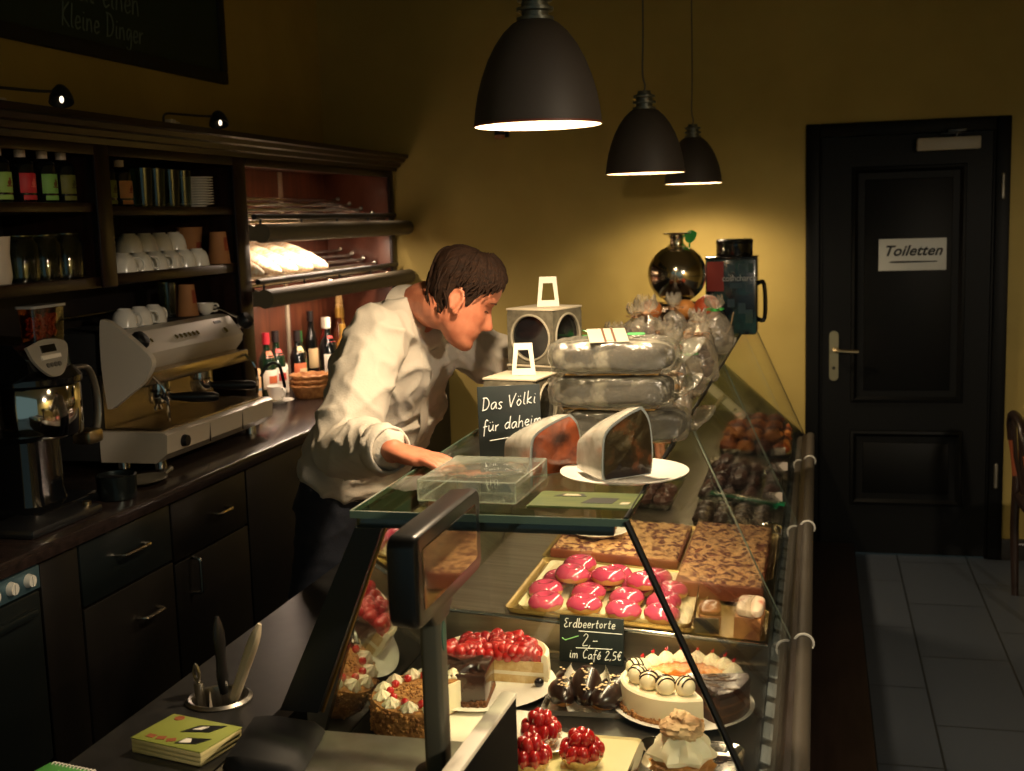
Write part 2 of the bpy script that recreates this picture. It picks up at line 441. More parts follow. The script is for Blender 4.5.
# chalk menu board
s = thing('menu_chalkboard', 'large black framed chalkboard menu high on the left wall', 'chalkboard', (XL, 0, 0))
BY0, BY1, BZ0, BZ1 = 2.35, 4.77, 2.243, 2.86
m = MB(); fw = .05
for a, b in (((.0, BY0, BZ0), (.028, BY1, BZ0+fw)), ((.0, BY0, BZ1-fw), (.028, BY1, BZ1)), ((.0, BY0, BZ0+fw), (.028, BY0+fw, BZ1-fw)), ((.0, BY1-fw, BZ0+fw), (.028, BY1, BZ1-fw))): m.b2(a, b, bev=.006)
m.build('frame', blackm, s)
MB().b2((.0, BY0+fw, BZ0+fw), (.015, BY1-fw, BZ1-fw)).build('writing_surface', M('board_green_black', '#12261f', .6, col2='#162c25', scale=6), s)
WM = Matrix(((0, 0, 1, .0155), (1, 0, 0, 0), (0, 1, 0, 0), (0, 0, 0, 1)))   # x->Y, y->Z
for wx, wy, wh, txt in ((3.02, 2.425, .105, 'und jeden Monat einen'), (3.62, 2.325, .085, 'Kleine Dinger')):
    for word in txt.split(' '):
        m = MB(); wx += strokes(m, word, wx, wy, wh, .0032, mat=WM)+.4*wh; m.build('chalk_word', chalkdim, s)

# floor step along the counter front
foot = M('dark_brown_step', '#2e201a', .5, col2='#241812', scale=6, stretch=(8, .6, 8))
s = thing('foot_step', 'low dark brown step along the foot of the glass counter', 'step', (.07, 3.6, 0))
MB().b2((-.1, -2.2, 0), (.1, 2.2, .058), bev=.004).build('step_body', foot, s)
MB().b2((.1, -2.2, .001), (.104, 2.2, .056), bev=.001).build('edge_strip', blackm, s)
# ------------------------------------------------------------------ base cabinets under the worktop
XF = -1.82
cabm = M('brown_black_cabinet', '#0f0c0a', .45, col2='#0b0908', scale=5, stretch=(6, 6, .6))
slatem = M('blue_black_drawer', '#101617', .35)
nick = M('nickel_handle', '#c9bfae', .22, 1.)
def bar_handle(par, y, z, l, vert=False, x=XF):
    m = MB()
    if vert: p = [(x+.002, y, z-l/2), (x+.026, y, z-l/2+.004), (x+.03, y, z-l/2+.02), (x+.03, y, z+l/2-.02), (x+.026, y, z+l/2-.004), (x+.002, y, z+l/2)]
    else: p = [(x+.002, y-l/2, z), (x+.026, y-l/2+.004, z), (x+.03, y-l/2+.02, z), (x+.03, y+l/2-.02, z), (x+.026, y+l/2-.004, z), (x+.002, y+l/2, z)]
    m.tube(catmull(p, 3), .0055, 8); return m.build('handle', nick, par, label='bright nickel bar handle')
def carcass(par, y0, y1):
    m = MB(); m.b2((XL+.02, y0+.001, .09), (XF-.021, y1-.001, .855)); m.b2((XL+.02, y0+.001, 0), (XF-.08, y1-.001, .09))
    m.build('carcass', cabm, par)
def cabinet(y0, y1, label, fronts):
    t = thing('base_cabinet', label, 'cabinet', (0, 0, 0))
    carcass(t, y0, y1)
    for kind, z0, z1, mat, h in fronts:
        m = MB(); m.b2((XF-.02, y0+.003, z0+.002), (XF, y1-.003, z1-.002), bev=.003)
        p = m.build('drawer' if kind == 'drawer' else 'door', mat, t)
        for hh in h: bar_handle(p, *hh)
    return t
# undercounter dishwasher at the left edge of the picture
t = thing('dishwasher', 'dark undercounter dishwasher with a steel knob strip, left end', 'dishwasher', (0, 0, 0))
m = MB(); m.b2((XL+.02, 1.85, .02), (XF-.021, 2.438, .855)); m.build('body', blackm, t)
m = MB(); m.b2((XF-.02, 1.852, .795), (XF+.004, 2.436, .853), bev=.004); cp = m.build('control_strip', M('strip_steel_blue', '#53707c', .35, .6), t, label='blue grey steel control strip')
for y in (2.17, 2.26, 2.325, 2.39):
    m = MB(); m.cyl((XF+.004, y, .825), (XF+.018, y, .825), .017, .014, 16); m.b2((XF+.018, y-.003, .813), (XF+.021, y+.003, .837), 0); m.build('knob', M('knob_white', '#c9c8c0', .4), cp)
m = MB(); m.b2((XF-.02, 1.855, .36), (XF+.002, 2.433, .79), bev=.006); m.b2((XF+.002, 1.9, .735), (XF+.02, 2.40, .755), bev=.006); m.build('door', slatem, t)
m = MB(); m.b2((XF-.02, 1.855, .05), (XF+.002, 2.433, .354), bev=.006); m.build('lower_panel', slatem, t)
cabinet(2.44, 2.598, 'narrow plain dark filler cabinet right of the dishwasher', [('door', .1, .853, cabm, [])])
cabinet(2.602, 3.048, 'dark cabinet with blue black top drawer over deep drawer with bar handles', [('drawer', .685, .853, slatem, [(2.825, .782, .13)]), ('drawer', .1, .683, cabm, [(2.89, .58, .1)])])
cabinet(3.052, 3.526, 'dark cabinet with one drawer over a door with upright handle', [('drawer', .672, .853, cabm, [(3.33, .765, .09)]), ('door', .1, .67, cabm, [(3.15, .61, .11, True)])])
cabinet(3.53, 4.03, 'tall plain dark cabinet door left of the man', [('door', .1, .853, cabm, [(3.985, .79, .11, True)])])
cabinet(4.034, 4.9, 'dark base cabinet behind the man', [('door', .1, .853, cabm, [(4.12, .78, .11, True)])])
cabinet(4.904, 5.8, 'dark base cabinet in the far corner beneath the bottles', [('door', .1, .853, cabm, [])])
# worktop
top_m = M('black_brown_worktop', '#2d2320', .22, col2='#1e1816', scale=40, coat=.15)
t = MB(); t.b2((XL+.002, 1.84, .86), (-1.80, YB-.002, .9), bev=.006); tag(t.build('worktop', top_m), 'long dark polished worktop along the left wall', 'worktop')

# ------------------------------------------------------------------ hutch standing on the worktop
XH = -2.08
h = thing('back_bar_shelving', 'dark mahogany back bar shelving standing on the left worktop', 'shelving', (0, 0, 0))
Y0 = 2.25
def P(name, a, b, mat=darkwood, bev=.003, par=h): return MB().b2(a, b, bev=bev).build(name, mat, par)
bk = XL+.004
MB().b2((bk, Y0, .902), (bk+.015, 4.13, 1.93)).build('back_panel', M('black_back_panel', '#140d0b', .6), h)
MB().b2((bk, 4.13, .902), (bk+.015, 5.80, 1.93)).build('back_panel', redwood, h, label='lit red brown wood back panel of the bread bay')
for y0, y1, zb_ in ((3.205, 3.285, 1.474), (4.085, 4.185, .902)):
    P('upright', (bk+.015, y0+.02, zb_), (XH-.012, y1-.02, 1.93), darkwood_v); P('upright_face', (XH-.012, y0, zb_), (XH, y1, 1.9), darkwood_v, .006)
P('side_panel', (bk+.015, 5.76, .902), (XH, 5.80, 1.93), redwood)
P('upright_face', (XH-.012, 5.745, .902), (XH+.004, 5.803, 1.9), darkwood_v, .006)
P('side_panel', (bk+.015, Y0, .902), (XH, Y0+.03, 1.93), darkwood_v)
for y0, y1, za, zb in ((Y0+.03, 3.225, 1.728, 1.508), (3.265, 4.105, 1.718, 1.512)):
    P('shelf', (bk+.015, y0, za-.028), (XH-.014, y1, za), darkwood, .003); P('shelf', (bk+.015, y0, zb-.034), (XH-.014, y1, zb), darkwood, .003)
P('shelf', (bk+.015, 4.165, 1.895), (XH-.012, 5.76, 1.93), redwood)
P('shelf', (bk+.015, Y0+.03, 1.9), (XH-.012, 4.165, 1.93), darkwood)
# rail under the cornice and the stepped cornice itself
for y0, y1 in ((Y0, 3.205), (3.285, 4.085), (4.185, 5.745)): P('top_rail', (XH-.012, y0, 1.868), (XH, y1, 1.9), darkwood, .003)
prof = [(XL+.004, 1.93), (XH+.005, 1.93), (XH+.005, 1.9), (XH+.02, 1.897), (XH+.024, 1.915), (XH+.04, 1.918), (XH+.046, 1.935), (XH+.062, 1.94), (XH+.07, 1.955), (XH+.085, 1.96), (XH+.085, 1.978), (XL+.004, 1.978)]
m = MB(); m.loft([[(x, Y0-.03, z) for x, z in prof], [(x, 5.815, z) for x, z in prof]]); m.build('cornice', darkwood, h)
# picture lamps on the cornice
def cornice_lamp(y, label):
    t = thing('cornice_lamp', label, 'lamp', (XH+.02, y, 1.978), 0, None); t.scale = (.85, .85, .85)
    m = MB(); m.b2((-.05, -.02, 0), (.0, .085, .014), bev=.003); m.b2((-.045, -.01, .014), (-.01, .02, .03), bev=.003); m.b2((-.04, .05, .014), (-.02, .07, .024), bev=.002)
    m.build('base', M('lamp_base_grey', '#b5aa96', .5), t)
    m = MB(); m.tube(catmull([(-.03, -.04, .004), (-.02, -.045, .045), (.0, .03, .05), (.03, .14, .05), (.05, .2, .052)]), .005, 8); m.build('arm', black, t)
    m = MB(); m.lathe([(.008, .055), (.02, .05), (.035, .03), (.047, .0), (.049, -.02), (.045, -.02), (.042, .0), (.03, .028), (.006, .045)], n=20, mat=Matrix.Translation((.06, .235, .035)) @ Matrix.Scale(.8, 4) @ Matrix.Rotation(R(-14), 4, 'Y') @ Matrix.Rotation(R(-20), 4, 'X'))
    m.build('shade', black, t)
    m = MB(); m.ball((.085, .2, .025), (.007, .007, .011)); m.build('bulb', M('frosted_bulb', '#ffe9c8', .4, emit=2.2), t)
cornice_lamp(2.76, 'small black lamp on the cornice at the left picture edge')
cornice_lamp(3.66, 'small black lamp on the cornice right of the first one')

# ------------------------------------------------------------------ bread bay: sloping racks behind rounded rails
steelrack = M('rack_steel', '#c9c2b6', .22, 1.)
railm = M('olive_black_rail', '#5c5545', .6, spec=.3)
def bread_rack(zf, zb, label):
    t = thing('bread_rack', label, 'rack', (-2.06, 4.2, zf))
    L_ = 1.52
    m = MB(); pr = [(.05+.036*math.cos(R(a)), .0+.036*math.sin(R(a))) for a in range(-130, 131, 20)] + [(.0, .028), (.0, -.028)]
    m.loft([[(x, -.06+.0, z) for x, z in pr], [(x, L_+.075, z) for x, z in pr]])
    m.build('front_rail', railm, t, label='dark rounded front rail')
    m = MB(); m.cyl((.0, -.01, .062), (.0, L_+.03, .062), .011, n=10)
    for y in (.04, .42, .8, 1.18, 1.48): m.cyl((.0, y, .02), (.0, y, .062), .005, n=8)
    m.build('guard_bar', black, t)
    dz = zb-zf
    for k in range(5):
        u = (k+.6)/5; m = MB(); x = -.02-.3*u; z = .03+dz*u
        m.b2((x-.02, 0, z-.008), (x+.02, L_, z+.008), bev=.004)
        m.ball((x+.012, L_, z+.008), .013, seg=8, rings=6)
        m.build('slat', steelrack, t, label='bright steel slat')
    for y in (.03, .76, 1.5):
        m = MB(); m.tube([(.0, y, .015), (-.33, y, .015+dz)], .006, 8); m.build('bearer', steelrack, t)
    return t
ra = bread_rack(1.617, 1.74, 'upper empty steel bread rack with dark rounded front rail')
rb = bread_rack(1.372, 1.49, 'lower bread rack with dark rounded front rail, baguettes on it')
for y in (4.72, 5.22):
    m = MB(); m.b2((bk+.016, y-.014, .91), (bk+.028, y+.014, 1.89), bev=.002)
    m.build('rack_standard', M('pale_upright_metal', '#cdbfa8', .35, .4), h, label='pale metal upright on the back panel')
# baguettes
crust = M('floury_crust', '#e0b273', .65, col2='#f2e6cf', scale=14, ramp=(.3, .6), bump=.3, bscale=30, stretch=(3, 8, 3))
def baguette_mesh():
    m = MB(); rings = []
    n = 22
    for k in range(n+1):
        u = k/n; w = max(.02, math.sin(PI*u)**.42)
        slash = 1-.07*(.5+.5*math.cos(u*2*PI*5))
        rings.append([(.052*w*math.cos(a)*(1+.0*a), u*.36, .034*w*math.sin(a)*(slash if math.sin(a) > .3 else 1)) for a in [2*PI*i/16 for i in range(16)]])
    m.loft(rings); return m.mesh('baguette', crust, 60)
bm_ = baguette_mesh()
ordn = ['first', 'second', 'third', 'fourth', 'fifth', 'sixth', 'seventh', 'eighth', 'ninth', 'tenth', 'eleventh', 'twelfth']
sl = math.atan2(.118, .3)
for k in range(5):
    o = bpy.data.objects.new('baguette', bm_); COL.objects.link(o)
    tag(o, 'pale baguette on the lower bread rack, %s from the left' % ordn[k], 'bread', 'baguettes on the lower bread rack')
    y = 4.29+.158*k
    u = Vector((-.3, .04, .118)).normalized()
    xx = Vector((0, 1, 0)); xx = (xx-u*xx.dot(u)).normalized(); zz = xx.cross(u)
    o.matrix_world = Matrix.Translation((-2.075, y-.01, 1.372+.084)) @ Matrix(((xx.x, u.x, zz.x), (xx.y, u.y, zz.y), (xx.z, u.z, zz.z))).to_4x4()
# small lamps of the bread bay
for k, (x, y, z) in enumerate(((-2.16, 4.45, 1.894), (-2.16, 4.95, 1.894), (-2.16, 5.45, 1.894))):
    t = thing('recessed_spot', 'tiny recessed spotlight above the bread racks, %s from the left' % ordn[k], 'spotlight', (x, y, z), 0, 'recessed spotlights above the bread racks')
    m = MB(); m.lathe([(.018, 0), (.026, 0), (.027, -.004), (.02, -.005), (.018, -.001)], n=18); m.build('rim', chrome, t)
    m = MB(); m.lathe([(0, -.001), (.018, -.001), (.018, -.0025), (0, -.003)], n=16); m.build('lens', M('spot_lens', '#ffd9ae', .4, emit=7.), t)
    l = bpy.data.lights.new('bread_spot', 'SPOT'); l.energy = 7.; l.color = (1, .76, .56); l.spot_size = R(120); l.spot_blend = .6; l.shadow_soft_size = .02
    lo = bpy.data.objects.new('bread_spot', l); COL.objects.link(lo); lo.location = (x, y, z-.012)
# strip lamps hidden in the rounded rails (they light the rack and the bottles below)
for k, (x, z, e) in enumerate(((-2.07, 1.597, 9.), (-2.07, 1.352, 8.))):
    t = thing('strip_lamp', ('strip lamp behind the upper rounded bread rail', 'strip lamp behind the lower rounded bread rail')[k], 'lamp', (x, 4.95, z))
    MB().box((0, 0, .0), (.018, 1.2, .014), bev=.003).build('housing', paper, t)
    MB().box((-.003, 0, -.0095), (.012, 1.16, .004), bev=.001).build('diffuser', M('strip_diffuser', '#ffd2a4', .5, emit=5.), t)
    l = bpy.data.lights.new('strip_light', 'AREA'); l.shape = 'RECTANGLE'; l.size = .02; l.size_y = 1.15; l.energy = e; l.color = (1, .75, .55)
    lo = bpy.data.objects.new('strip_light', l); COL.objects.link(lo); lo.location = (x-.012, 4.95, z-.02); lo.rotation_euler = (0, R(8), 0)
# ------------------------------------------------------------------ syrup bottles
bot_black = M('dark_bottle_glass', '#0c0f10', .12, coat=.4)
def syrup(y, z, col, label, mark, x=-2.16):
    t = thing('syrup_bottle', label, 'bottle', (x, y, z), 0, 'dark syrup bottles on the top shelf'); t.scale = (.94, .94, .87)
    m = MB(); m.lathe([(0, 0), (.036, 0), (.039, .006), (.039, .118), (.034, .13), (.018, .142), (.015, .146), (.015, .158), (0, .158)], n=24)
    m.build('bottle_body', bot_black, t)
    m = MB(); m.lathe([(.0152, .14), (.0165, .141), (.0165, .168), (.0, .17)], n=18); m.build('cap', M('cream_cap', '#c5b2a2', .5), t)
    m = MB(); m.lathe([(.0395, .03), (.0401, .031), (.0401, .092), (.0395, .093)], n=14, arc=(R(-62), R(62)))
    lb = m.build('paper_label', M('label_'+label[:14].replace(' ', '_')+col, col, .55), t)
    m = MB()
    mt = Matrix.Translation((.0403, 0, .06)) @ Matrix.Rotation(R(90), 4, 'Y')
    m.lathe([(0, .0006), (.008, .0006), (.008, 0)], n=12, mat=mt); m.box((.0403, .0, .05), (.0012, .022, .004)); m.box((.0403, .004, .068), (.0012, .006, .016), rot=(R(20), 0, 0))
    m.build('label_picture', M('mark'+mark, mark, .6), lb)
    m = MB(); m.lathe([(.0395, .008), (.0401, .009), (.0401, .022), (.0395, .023)], n=14, arc=(R(-50), R(50))); m.build('foot_label', M('foot'+col, col, .6), t)
    return t
syrup(2.862, 1.7285, '#8fb35a', 'dark syrup bottle with light green label at the left picture edge', '#7a3f22')
syrup(2.966, 1.7285, '#c02a33', 'dark syrup bottle with red label on the top shelf', '#e06a60')
syrup(3.066, 1.7285, '#79ad55', 'dark syrup bottle with green label right of the red labelled one', '#6b4a22')
syrup(3.155, 1.7285, '#65682c', 'dark syrup bottle with olive label beside the shelf upright', '#3f3d18')
syrup(3.37, 1.7185, '#6c7a35', 'dark syrup bottle with olive label just right of the upright', '#403d1c')
syrup(3.46, 1.7185, '#c98e5c', 'dark syrup bottle with orange label on the top shelf', '#8c3a1e')

# ------------------------------------------------------------------ glasses, saucers, cups
clear = GLASS('clear_glassware', '#cfdad6', .02, 1.5, .02)
def tumbler(h, r, cat='glass', name='tall_glass'):
    m = MB(); m.lathe([(0, .004), (r*.78, .004), (r*.82, 0), (r, h), (r*.93, h), (r*.76, .012), (0, .012)], n=20)
    return m.mesh(name, clear)
g1 = tumbler(.125, .033)
for k, (x, y) in enumerate(((-2.14, 3.56), (-2.14, 3.64), (-2.2, 3.6), (-2.14, 3.735), (-2.14, 3.815), (-2.2, 3.775))):
    o = bpy.data.objects.new('tall_glass', g1); COL.objects.link(o); o.location = (x, y, 1.7185)
    tag(o, 'clear tall glass on the top shelf between orange label and saucers, %s from the left' % ordn[k], 'glass', 'tall glasses on the top shelf')
m = MB(); m.lathe([(0, .002), (.03, .002), (.034, 0), (.036, .004), (.062, .0105), (.0625, .0125), (.058, .012), (.034, .0065), (0, .006)], n=28)
sm_ = m.mesh('saucer', white)
for k in range(11):
    o = bpy.data.objects.new('saucer', sm_); COL.objects.link(o); o.location = (-2.155, 3.935, 1.7185+.0092*k); o.rotation_euler = (0, 0, k)
    tag(o, 'white saucer in the stack on the top shelf, %s from the bottom' % ordn[k], 'saucer', 'stacked saucers on the top shelf')
def cup_obj(name='coffee_cup', r=.042, h=.06, hd=True):
    m = MB(); m.lathe([(0, .004), (r*.44, .004), (r*.48, 0), (r*.54, .005), (r*.76, h*.18), (r*.93, h*.46), (r*1.01, h*.8), (r*1.03, h), (r*.98, h), (r*.9, h*.46), (r*.5, .01), (0, .009)], n=28)
    t = bpy.data.objects.new(name, m.mesh(name, white)); COL.objects.link(t)
    if hd:
        m = MB(); m.tube(catmull([(r*.93, 0, h*.85), (r*1.35, 0, h*.88), (r*1.55, 0, h*.6), (r*1.3, 0, h*.3), (r*.8, 0, h*.26)], 4), .0045, 8)
        m.build('handle', white, t)
    return t
cup0 = cup_obj()
k = 0
def place_cup(x, y, z, rz, label, grp, flip=False):
    global cup0, k
    c = cup0 if k == 0 else copytree(cup0)
    k += 1
    c.location = (x, y, z); c.rotation_euler = (PI if flip else 0, 0, rz); tag(c, label, 'cup', grp); return c
for i in range(6): place_cup(-2.135, 3.405+.094*i, 1.5125+.06, R(20+i*17), 'white cup upside down in the front row of the middle shelf, %s from the left' % ordn[i], 'white cups on the middle shelf', True)
for i in range(5): place_cup(-2.20, 3.45+.094*i, 1.5125+.06, R(70+i*25), 'white cup upside down in the back row of the middle shelf, %s from the left' % ordn[i], 'white cups on the middle shelf', True)
for i in range(4): place_cup(-2.168, 3.50+.094*i, 1.5725+.06, R(170+i*30), 'white cup stacked on top of the cup rows, %s from the left' % ordn[i], 'white cups on the middle shelf', True)
kraft = M('kraft_paper_cup', '#b07b4c', .7, col2='#9c693e', scale=8)
def paper_cup(loc, label, s=1., flip=False, ty='kraft'):
    t = thing('paper_cup', label, 'paper cup', loc)
    m = MB(); h = .115
    m.lathe([(0, .006), (.028, .006), (.0285, 0), (.03, .001), (.041, h), (.0425, h+.002), (.0405, h+.003), (.029, .009), (0, .008)], n=24)
    m.build('cup_body', kraft, t)
    m = MB(); m.lathe([(.0306, .02), (.0318, .02), (.0368, .07), (.0356, .07)], n=10, arc=(R(-30), R(25))); m.build('printed_mark', M('print_red_brown', '#8a3c22', .7), t)
    t.scale = (s, s, s)
    if flip: t.rotation_euler = (PI, 0, 0); t.location.z += (h+.003)*s
    return t
paper_cup((-2.125, 4.02, 1.5125), 'brown paper cup upside down at the right end of the middle shelf', .98, True)
paper_cup((-2.255, 4.05, 1.5125), 'brown paper cup standing behind the other at the shelf end', 1.15)
# glass jars on the lower left shelf
def jar(y, label, x=-2.16, s=1.):
    t = thing('glass_jar', label, 'jar', (x, y, 1.5085))
    m = MB(); m.lathe([(0, .003), (.045, .003), (.05, 0), (.052, .01), (.052, .1), (.044, .115), (.043, .12), (.047, .126), (.0435, .126), (.04, .115), (.049, .098), (.049, .012), (.04, .007), (0, .007)], n=26)
    m.build('jar_body', clear, t)
    m = MB(); m.tube([(.046*math.cos(a), .046*math.sin(a), .1275) for a in [2*PI*i/24 for i in range(24)]], .003, 6, closed=True); m.build('rim', clear, t)
    t.scale = (s, s, s); return t
jar(2.93, 'tall clear glass jar left of the others on the lower left shelf')
jar(3.035, 'clear glass jar with bright glints, middle of the lower left shelf')
jar(3.14, 'clear glass jar with bright glints right of the middle one', s=1.02)
jar(3.16, 'clear glass jar behind, nearest the shelf upright', x=-2.30)
t = thing('milk_jug', 'pale jug cut by the left picture edge on the lower shelf', 'jug', (-2.15, 2.815, 1.5085))
m = MB(); m.lathe([(0, 0), (.034, 0), (.039, .02), (.036, .08), (.041, .128), (.038, .128), (.033, .08), (.035, .02), (0, .008)], n=24); m.build('jug_body', M('cream_china', '#b9ac9c', .3), t)
m = MB(); m.tube(catmull([(0, -.036, .11), (0, -.07, .1), (0, -.068, .05), (0, -.038, .03)], 4), .005, 8); m.build('handle', M('cream_china', '#b9ac9c'), t)

# ------------------------------------------------------------------ espresso machine
em = thing('espresso_machine', 'large two group espresso machine, grey and steel, on the left worktop', 'coffee machine', (0, 0, .9))
gy = M('warm_grey_shell', '#cfc5b5', .38, .1, coat=.15)
gyd = M('grey_panel', '#5d5a55', .4, .3)
ms = M('machine_steel', '#b9ab92', .24, 1.)
MY0, MY1 = 3.24, 3.98
# base with drip tray, feet
m = MB()
base = [(-2.16, .03), (-1.97, .03), (-1.93, .06), (-1.925, .118), (-1.94, .126), (-2.16, .126)]
m.loft([[(x, MY0, z) for x, z in base], [(x, MY1, z) for x, z in base]]); m.build('drip_base', gy, em)
m = MB(); m.b2((-2.145, MY0+.02, .124), (-1.95, MY1-.02, .131), bev=.002)
for i in range(22): m.b2((-2.14, MY0+.04+i*.031, .131), (-1.96, MY0+.05+i*.031, .134))
m.build('drip_grid', ms, em)
m = MB()
for y in (MY0+.27, MY0+.5): m.b2((-1.9295, y-.001, .05), (-1.9255, y+.001, .116))
m.build('panel_gap', black, em)
for y in (MY0+.06, MY1-.06):
    for x in (-1.99, -2.12):
        m = MB(); m.lathe([(.018, 0), (.02, .002), (.016, .03)], (x, y, 0), 16, cap=True); m.build('foot', chrome, em)
m = MB(); m.cyl((-1.93, MY0+.1, .085), (-1.912, MY0+.1, .085), .02, .017, 16); m.build('drain_knob', black, em)
# body back, upper body, slanted control panel
m = MB(); m.b2((-2.165, MY0+.02, .126), (-2.15, MY1-.02, .33)); m.build('splash_plate', ms, em)
m = MB(); m.b2((-2.37, MY0+.005, .03), (-2.162, MY1-.005, .30), bev=.006); m.b2((-2.37, MY0+.005, .3), (-2.131, MY1-.005, .432), bev=.006); m.build('rear_housing', blackm, em, label='matte black rear housing')
up = [(-2.13, .3), (-2.06, .3), (-2.03, .335), (-2.025, .36), (-2.075, .425), (-2.10, .432), (-2.13, .432)]
m = MB(); m.loft([[(x, MY0+.01, z) for x, z in up], [(x, MY1-.005, z) for x, z in up]]); m.build('upper_body', gy, em)
m = MB(); m.b2((-2.12, MY0+.02, .262), (-2.0, MY1-.02, .305), bev=.006); m.build('lower_lip', ms, em)
def wing(y):
    out = catmull([(-2.115, .2, 0), (-2.125, .33, 0), (-2.12, .46, 0), (-2.105, .475, 0), (-2.07, .458, 0), (-1.99, .395, 0), (-1.95, .345, 0), (-1.985, .285, 0), (-2.05, .235, 0), (-2.1, .2, 0)], 4)
    m = MB(); m.prism([(p.x, p.y) for p in out], -.012, .012, mat=Matrix.Translation((0, y, 0)) @ Matrix.Rotation(R(90), 4, 'X'))
    m.build('side_wing', gy, em, label='curved grey side wing')
wing(MY0-.002)
m = MB(); out = catmull([(-2.3, .432, 0), (-2.25, .47, 0), (-2.12, .455, 0), (-2.04, .42, 0)], 5)
m.tube([(p.x, MY1-.01, p.y) for p in out], .006, 8); m.build('cup_rail', chrome, em)
m = MB(); m.tube([(-2.33, MY0+.03, .435), (-2.33, MY0+.03, .47), (-2.33, MY1-.03, .47), (-2.33, MY1-.03, .435)], .005, 8); m.build('back_rail', chrome, em)
# control panel plate lies on the slanted face between (-2.025,.36) and (-2.075,.425)
nx, nz = .793, .61
def on_panel(y, u, off=.0): return (-2.025-.05*u+nx*off, y, .36+.065*u+nz*off)
m = MB()
for y in [MY0+.30+.028*i for i in range(6)]: m.cyl(on_panel(y, .45, -.002), on_panel(y, .45, .006), .009, n=12)
m.build('button_row', chrome, em)
for y in (MY0+.04, MY1+.01):
    m = MB(); m.cyl(on_panel(y, .4, -.004), on_panel(y, .4, .012), .014); m.build('knob_stem', chrome, em)
    m = MB(); m.lathe([(0, 0), (.024, .0), (.029, .006), (.03, .028), (.024, .038), (0, .04)], n=20, mat=Matrix.Translation(on_panel(y, .4, .012)) @ Matrix.Rotation(R(52), 4, 'Y')); m.build('steam_knob', black, em)
m = MB(); m.cyl(on_panel(MY0+.62, .3, -.002), on_panel(MY0+.62, .3, .01), .011); m.cyl(on_panel(MY0+.12, .5, -.002), on_panel(MY0+.12, .5, .006), .008); m.cyl(on_panel(MY0+.15, .5, -.002), on_panel(MY0+.15, .5, .006), .008); m.build('switch', chrome, em)
m = MB(); m.box(on_panel(MY0+.62, .8, .0005), (.003, .05, .01), rot=(0, R(-37.5), 0)); m.build('brand_mark', black, em)
# groups and portafilters
for k, y in enumerate((MY0+.2, MY0+.47)):
    m = MB(); m.lathe([(0, .268), (.034, .268), (.036, .235), (.03, .228), (0, .228)], (-2.06, y, 0), 20); g = m.build('group_head', chrome, em)
    m = MB(); m.lathe([(0, .226), (.037, .226), (.037, .2), (.03, .188), (0, .188)], (-2.06, y, 0), 20); m.tube([(-2.07, y, .19), (-2.07, y-.012, .178), (-2.07, y-.016, .165)], .006, 8); m.tube([(-2.07, y, .19), (-2.07, y+.012, .178), (-2.07, y+.016, .165)], .006, 8)
    f_ = m.build('portafilter', chrome, em)
    m = MB(); a = R(25); dx, dy = math.cos(a), math.sin(a)
    m.tube([(-2.06+dx*t_, y+dy*t_, .208-.06*t_) for t_ in (.036, .06, .09, .13, .17, .185)], [.011, .013, .0165, .0175, .016, .01], 12); m.build('handle', black, f_)
for y in (MY0+.07, MY1-.05):
    m = MB(); m.tube(catmull([(-2.0, y, .29), (-1.965, y, .25), (-1.962, y+.01, .2), (-1.975, y+.03, .145)], 5), .0055, 8); m.build('steam_wand', chrome, em)
m = MB(); m.tube(catmull([(-1.97, MY1+.005, .2), (-1.95, MY1+.03, .24), (-1.94, MY1+.1, .23), (-1.95, MY1+.16, .14)], 5), .006, 8); m.build('hot_water_hose', black, em)
# cups on the machine
for i in range(3): place_cup(-2.18, 3.46+.088*i, 1.332+.06, R(40*i), 'white cup upside down on top of the espresso machine, %s from the left' % ordn[i], 'white cups on the espresso machine', True)
o = bpy.data.objects.new('tall_glass', g1); COL.objects.link(o); o.location = (-2.23, 3.82, 1.332); tag(o, 'clear glass on top of the espresso machine beside the paper cup', 'glass')
paper_cup((-2.2, 3.9, 1.332), 'brown paper cup upside down on the espresso machine', .95, True)
t = place_cup(-2.155, 3.95, 1.332, R(30), 'small white cup at the right end of the machine top', None); t.scale = (.7, .7, .7)

# ------------------------------------------------------------------ grinder with bean hopper
gr = thing('coffee_grinder', 'black coffee grinder with clear bean hopper and chrome drum, far left', 'grinder', (-2.06, 2.74, .9))
m = MB(); m.b2((-.14, -.13, 0), (.13, .15, .03), bev=.012); m.build('base_plate', gloss, gr)
m = MB(); m.loft([[(x*s_, y*s_+.0, z) for x, y in rrect(.2, .2, .05)] for z, s_ in ((.03, .85), (.06, .8), (.2, .78), (.215, .9))]); m.build('column', gloss, gr)
m = MB(); m.lathe([(0, .2), (.118, .2), (.125, .21), (.125, .335), (.118, .345), (0, .345)], (0, .06, 0), 32); m.build('drum', chrome, gr)
m = MB(); m.lathe([(.126, .34), (.13, .345), (.13, .36), (.11, .385), (0, .39)], (0, .06, 0), 32); m.build('drum_lid', gloss, gr)
m = MB(); m.tube(catmull([(.05, .17, .37), (.06, .23, .36), (.06, .262, .28), (.06, .25, .19), (.05, .2, .165)], 5), .013, 10, flat=.6); m.build('drum_handle', M('handle_steel', '#a8a49a', .3, .9), gr, label='curved grey handle')
m = MB(); m.b2((.03, .17, .15), (.09, .24, .19), bev=.01); m.build('spout', brass, gr)
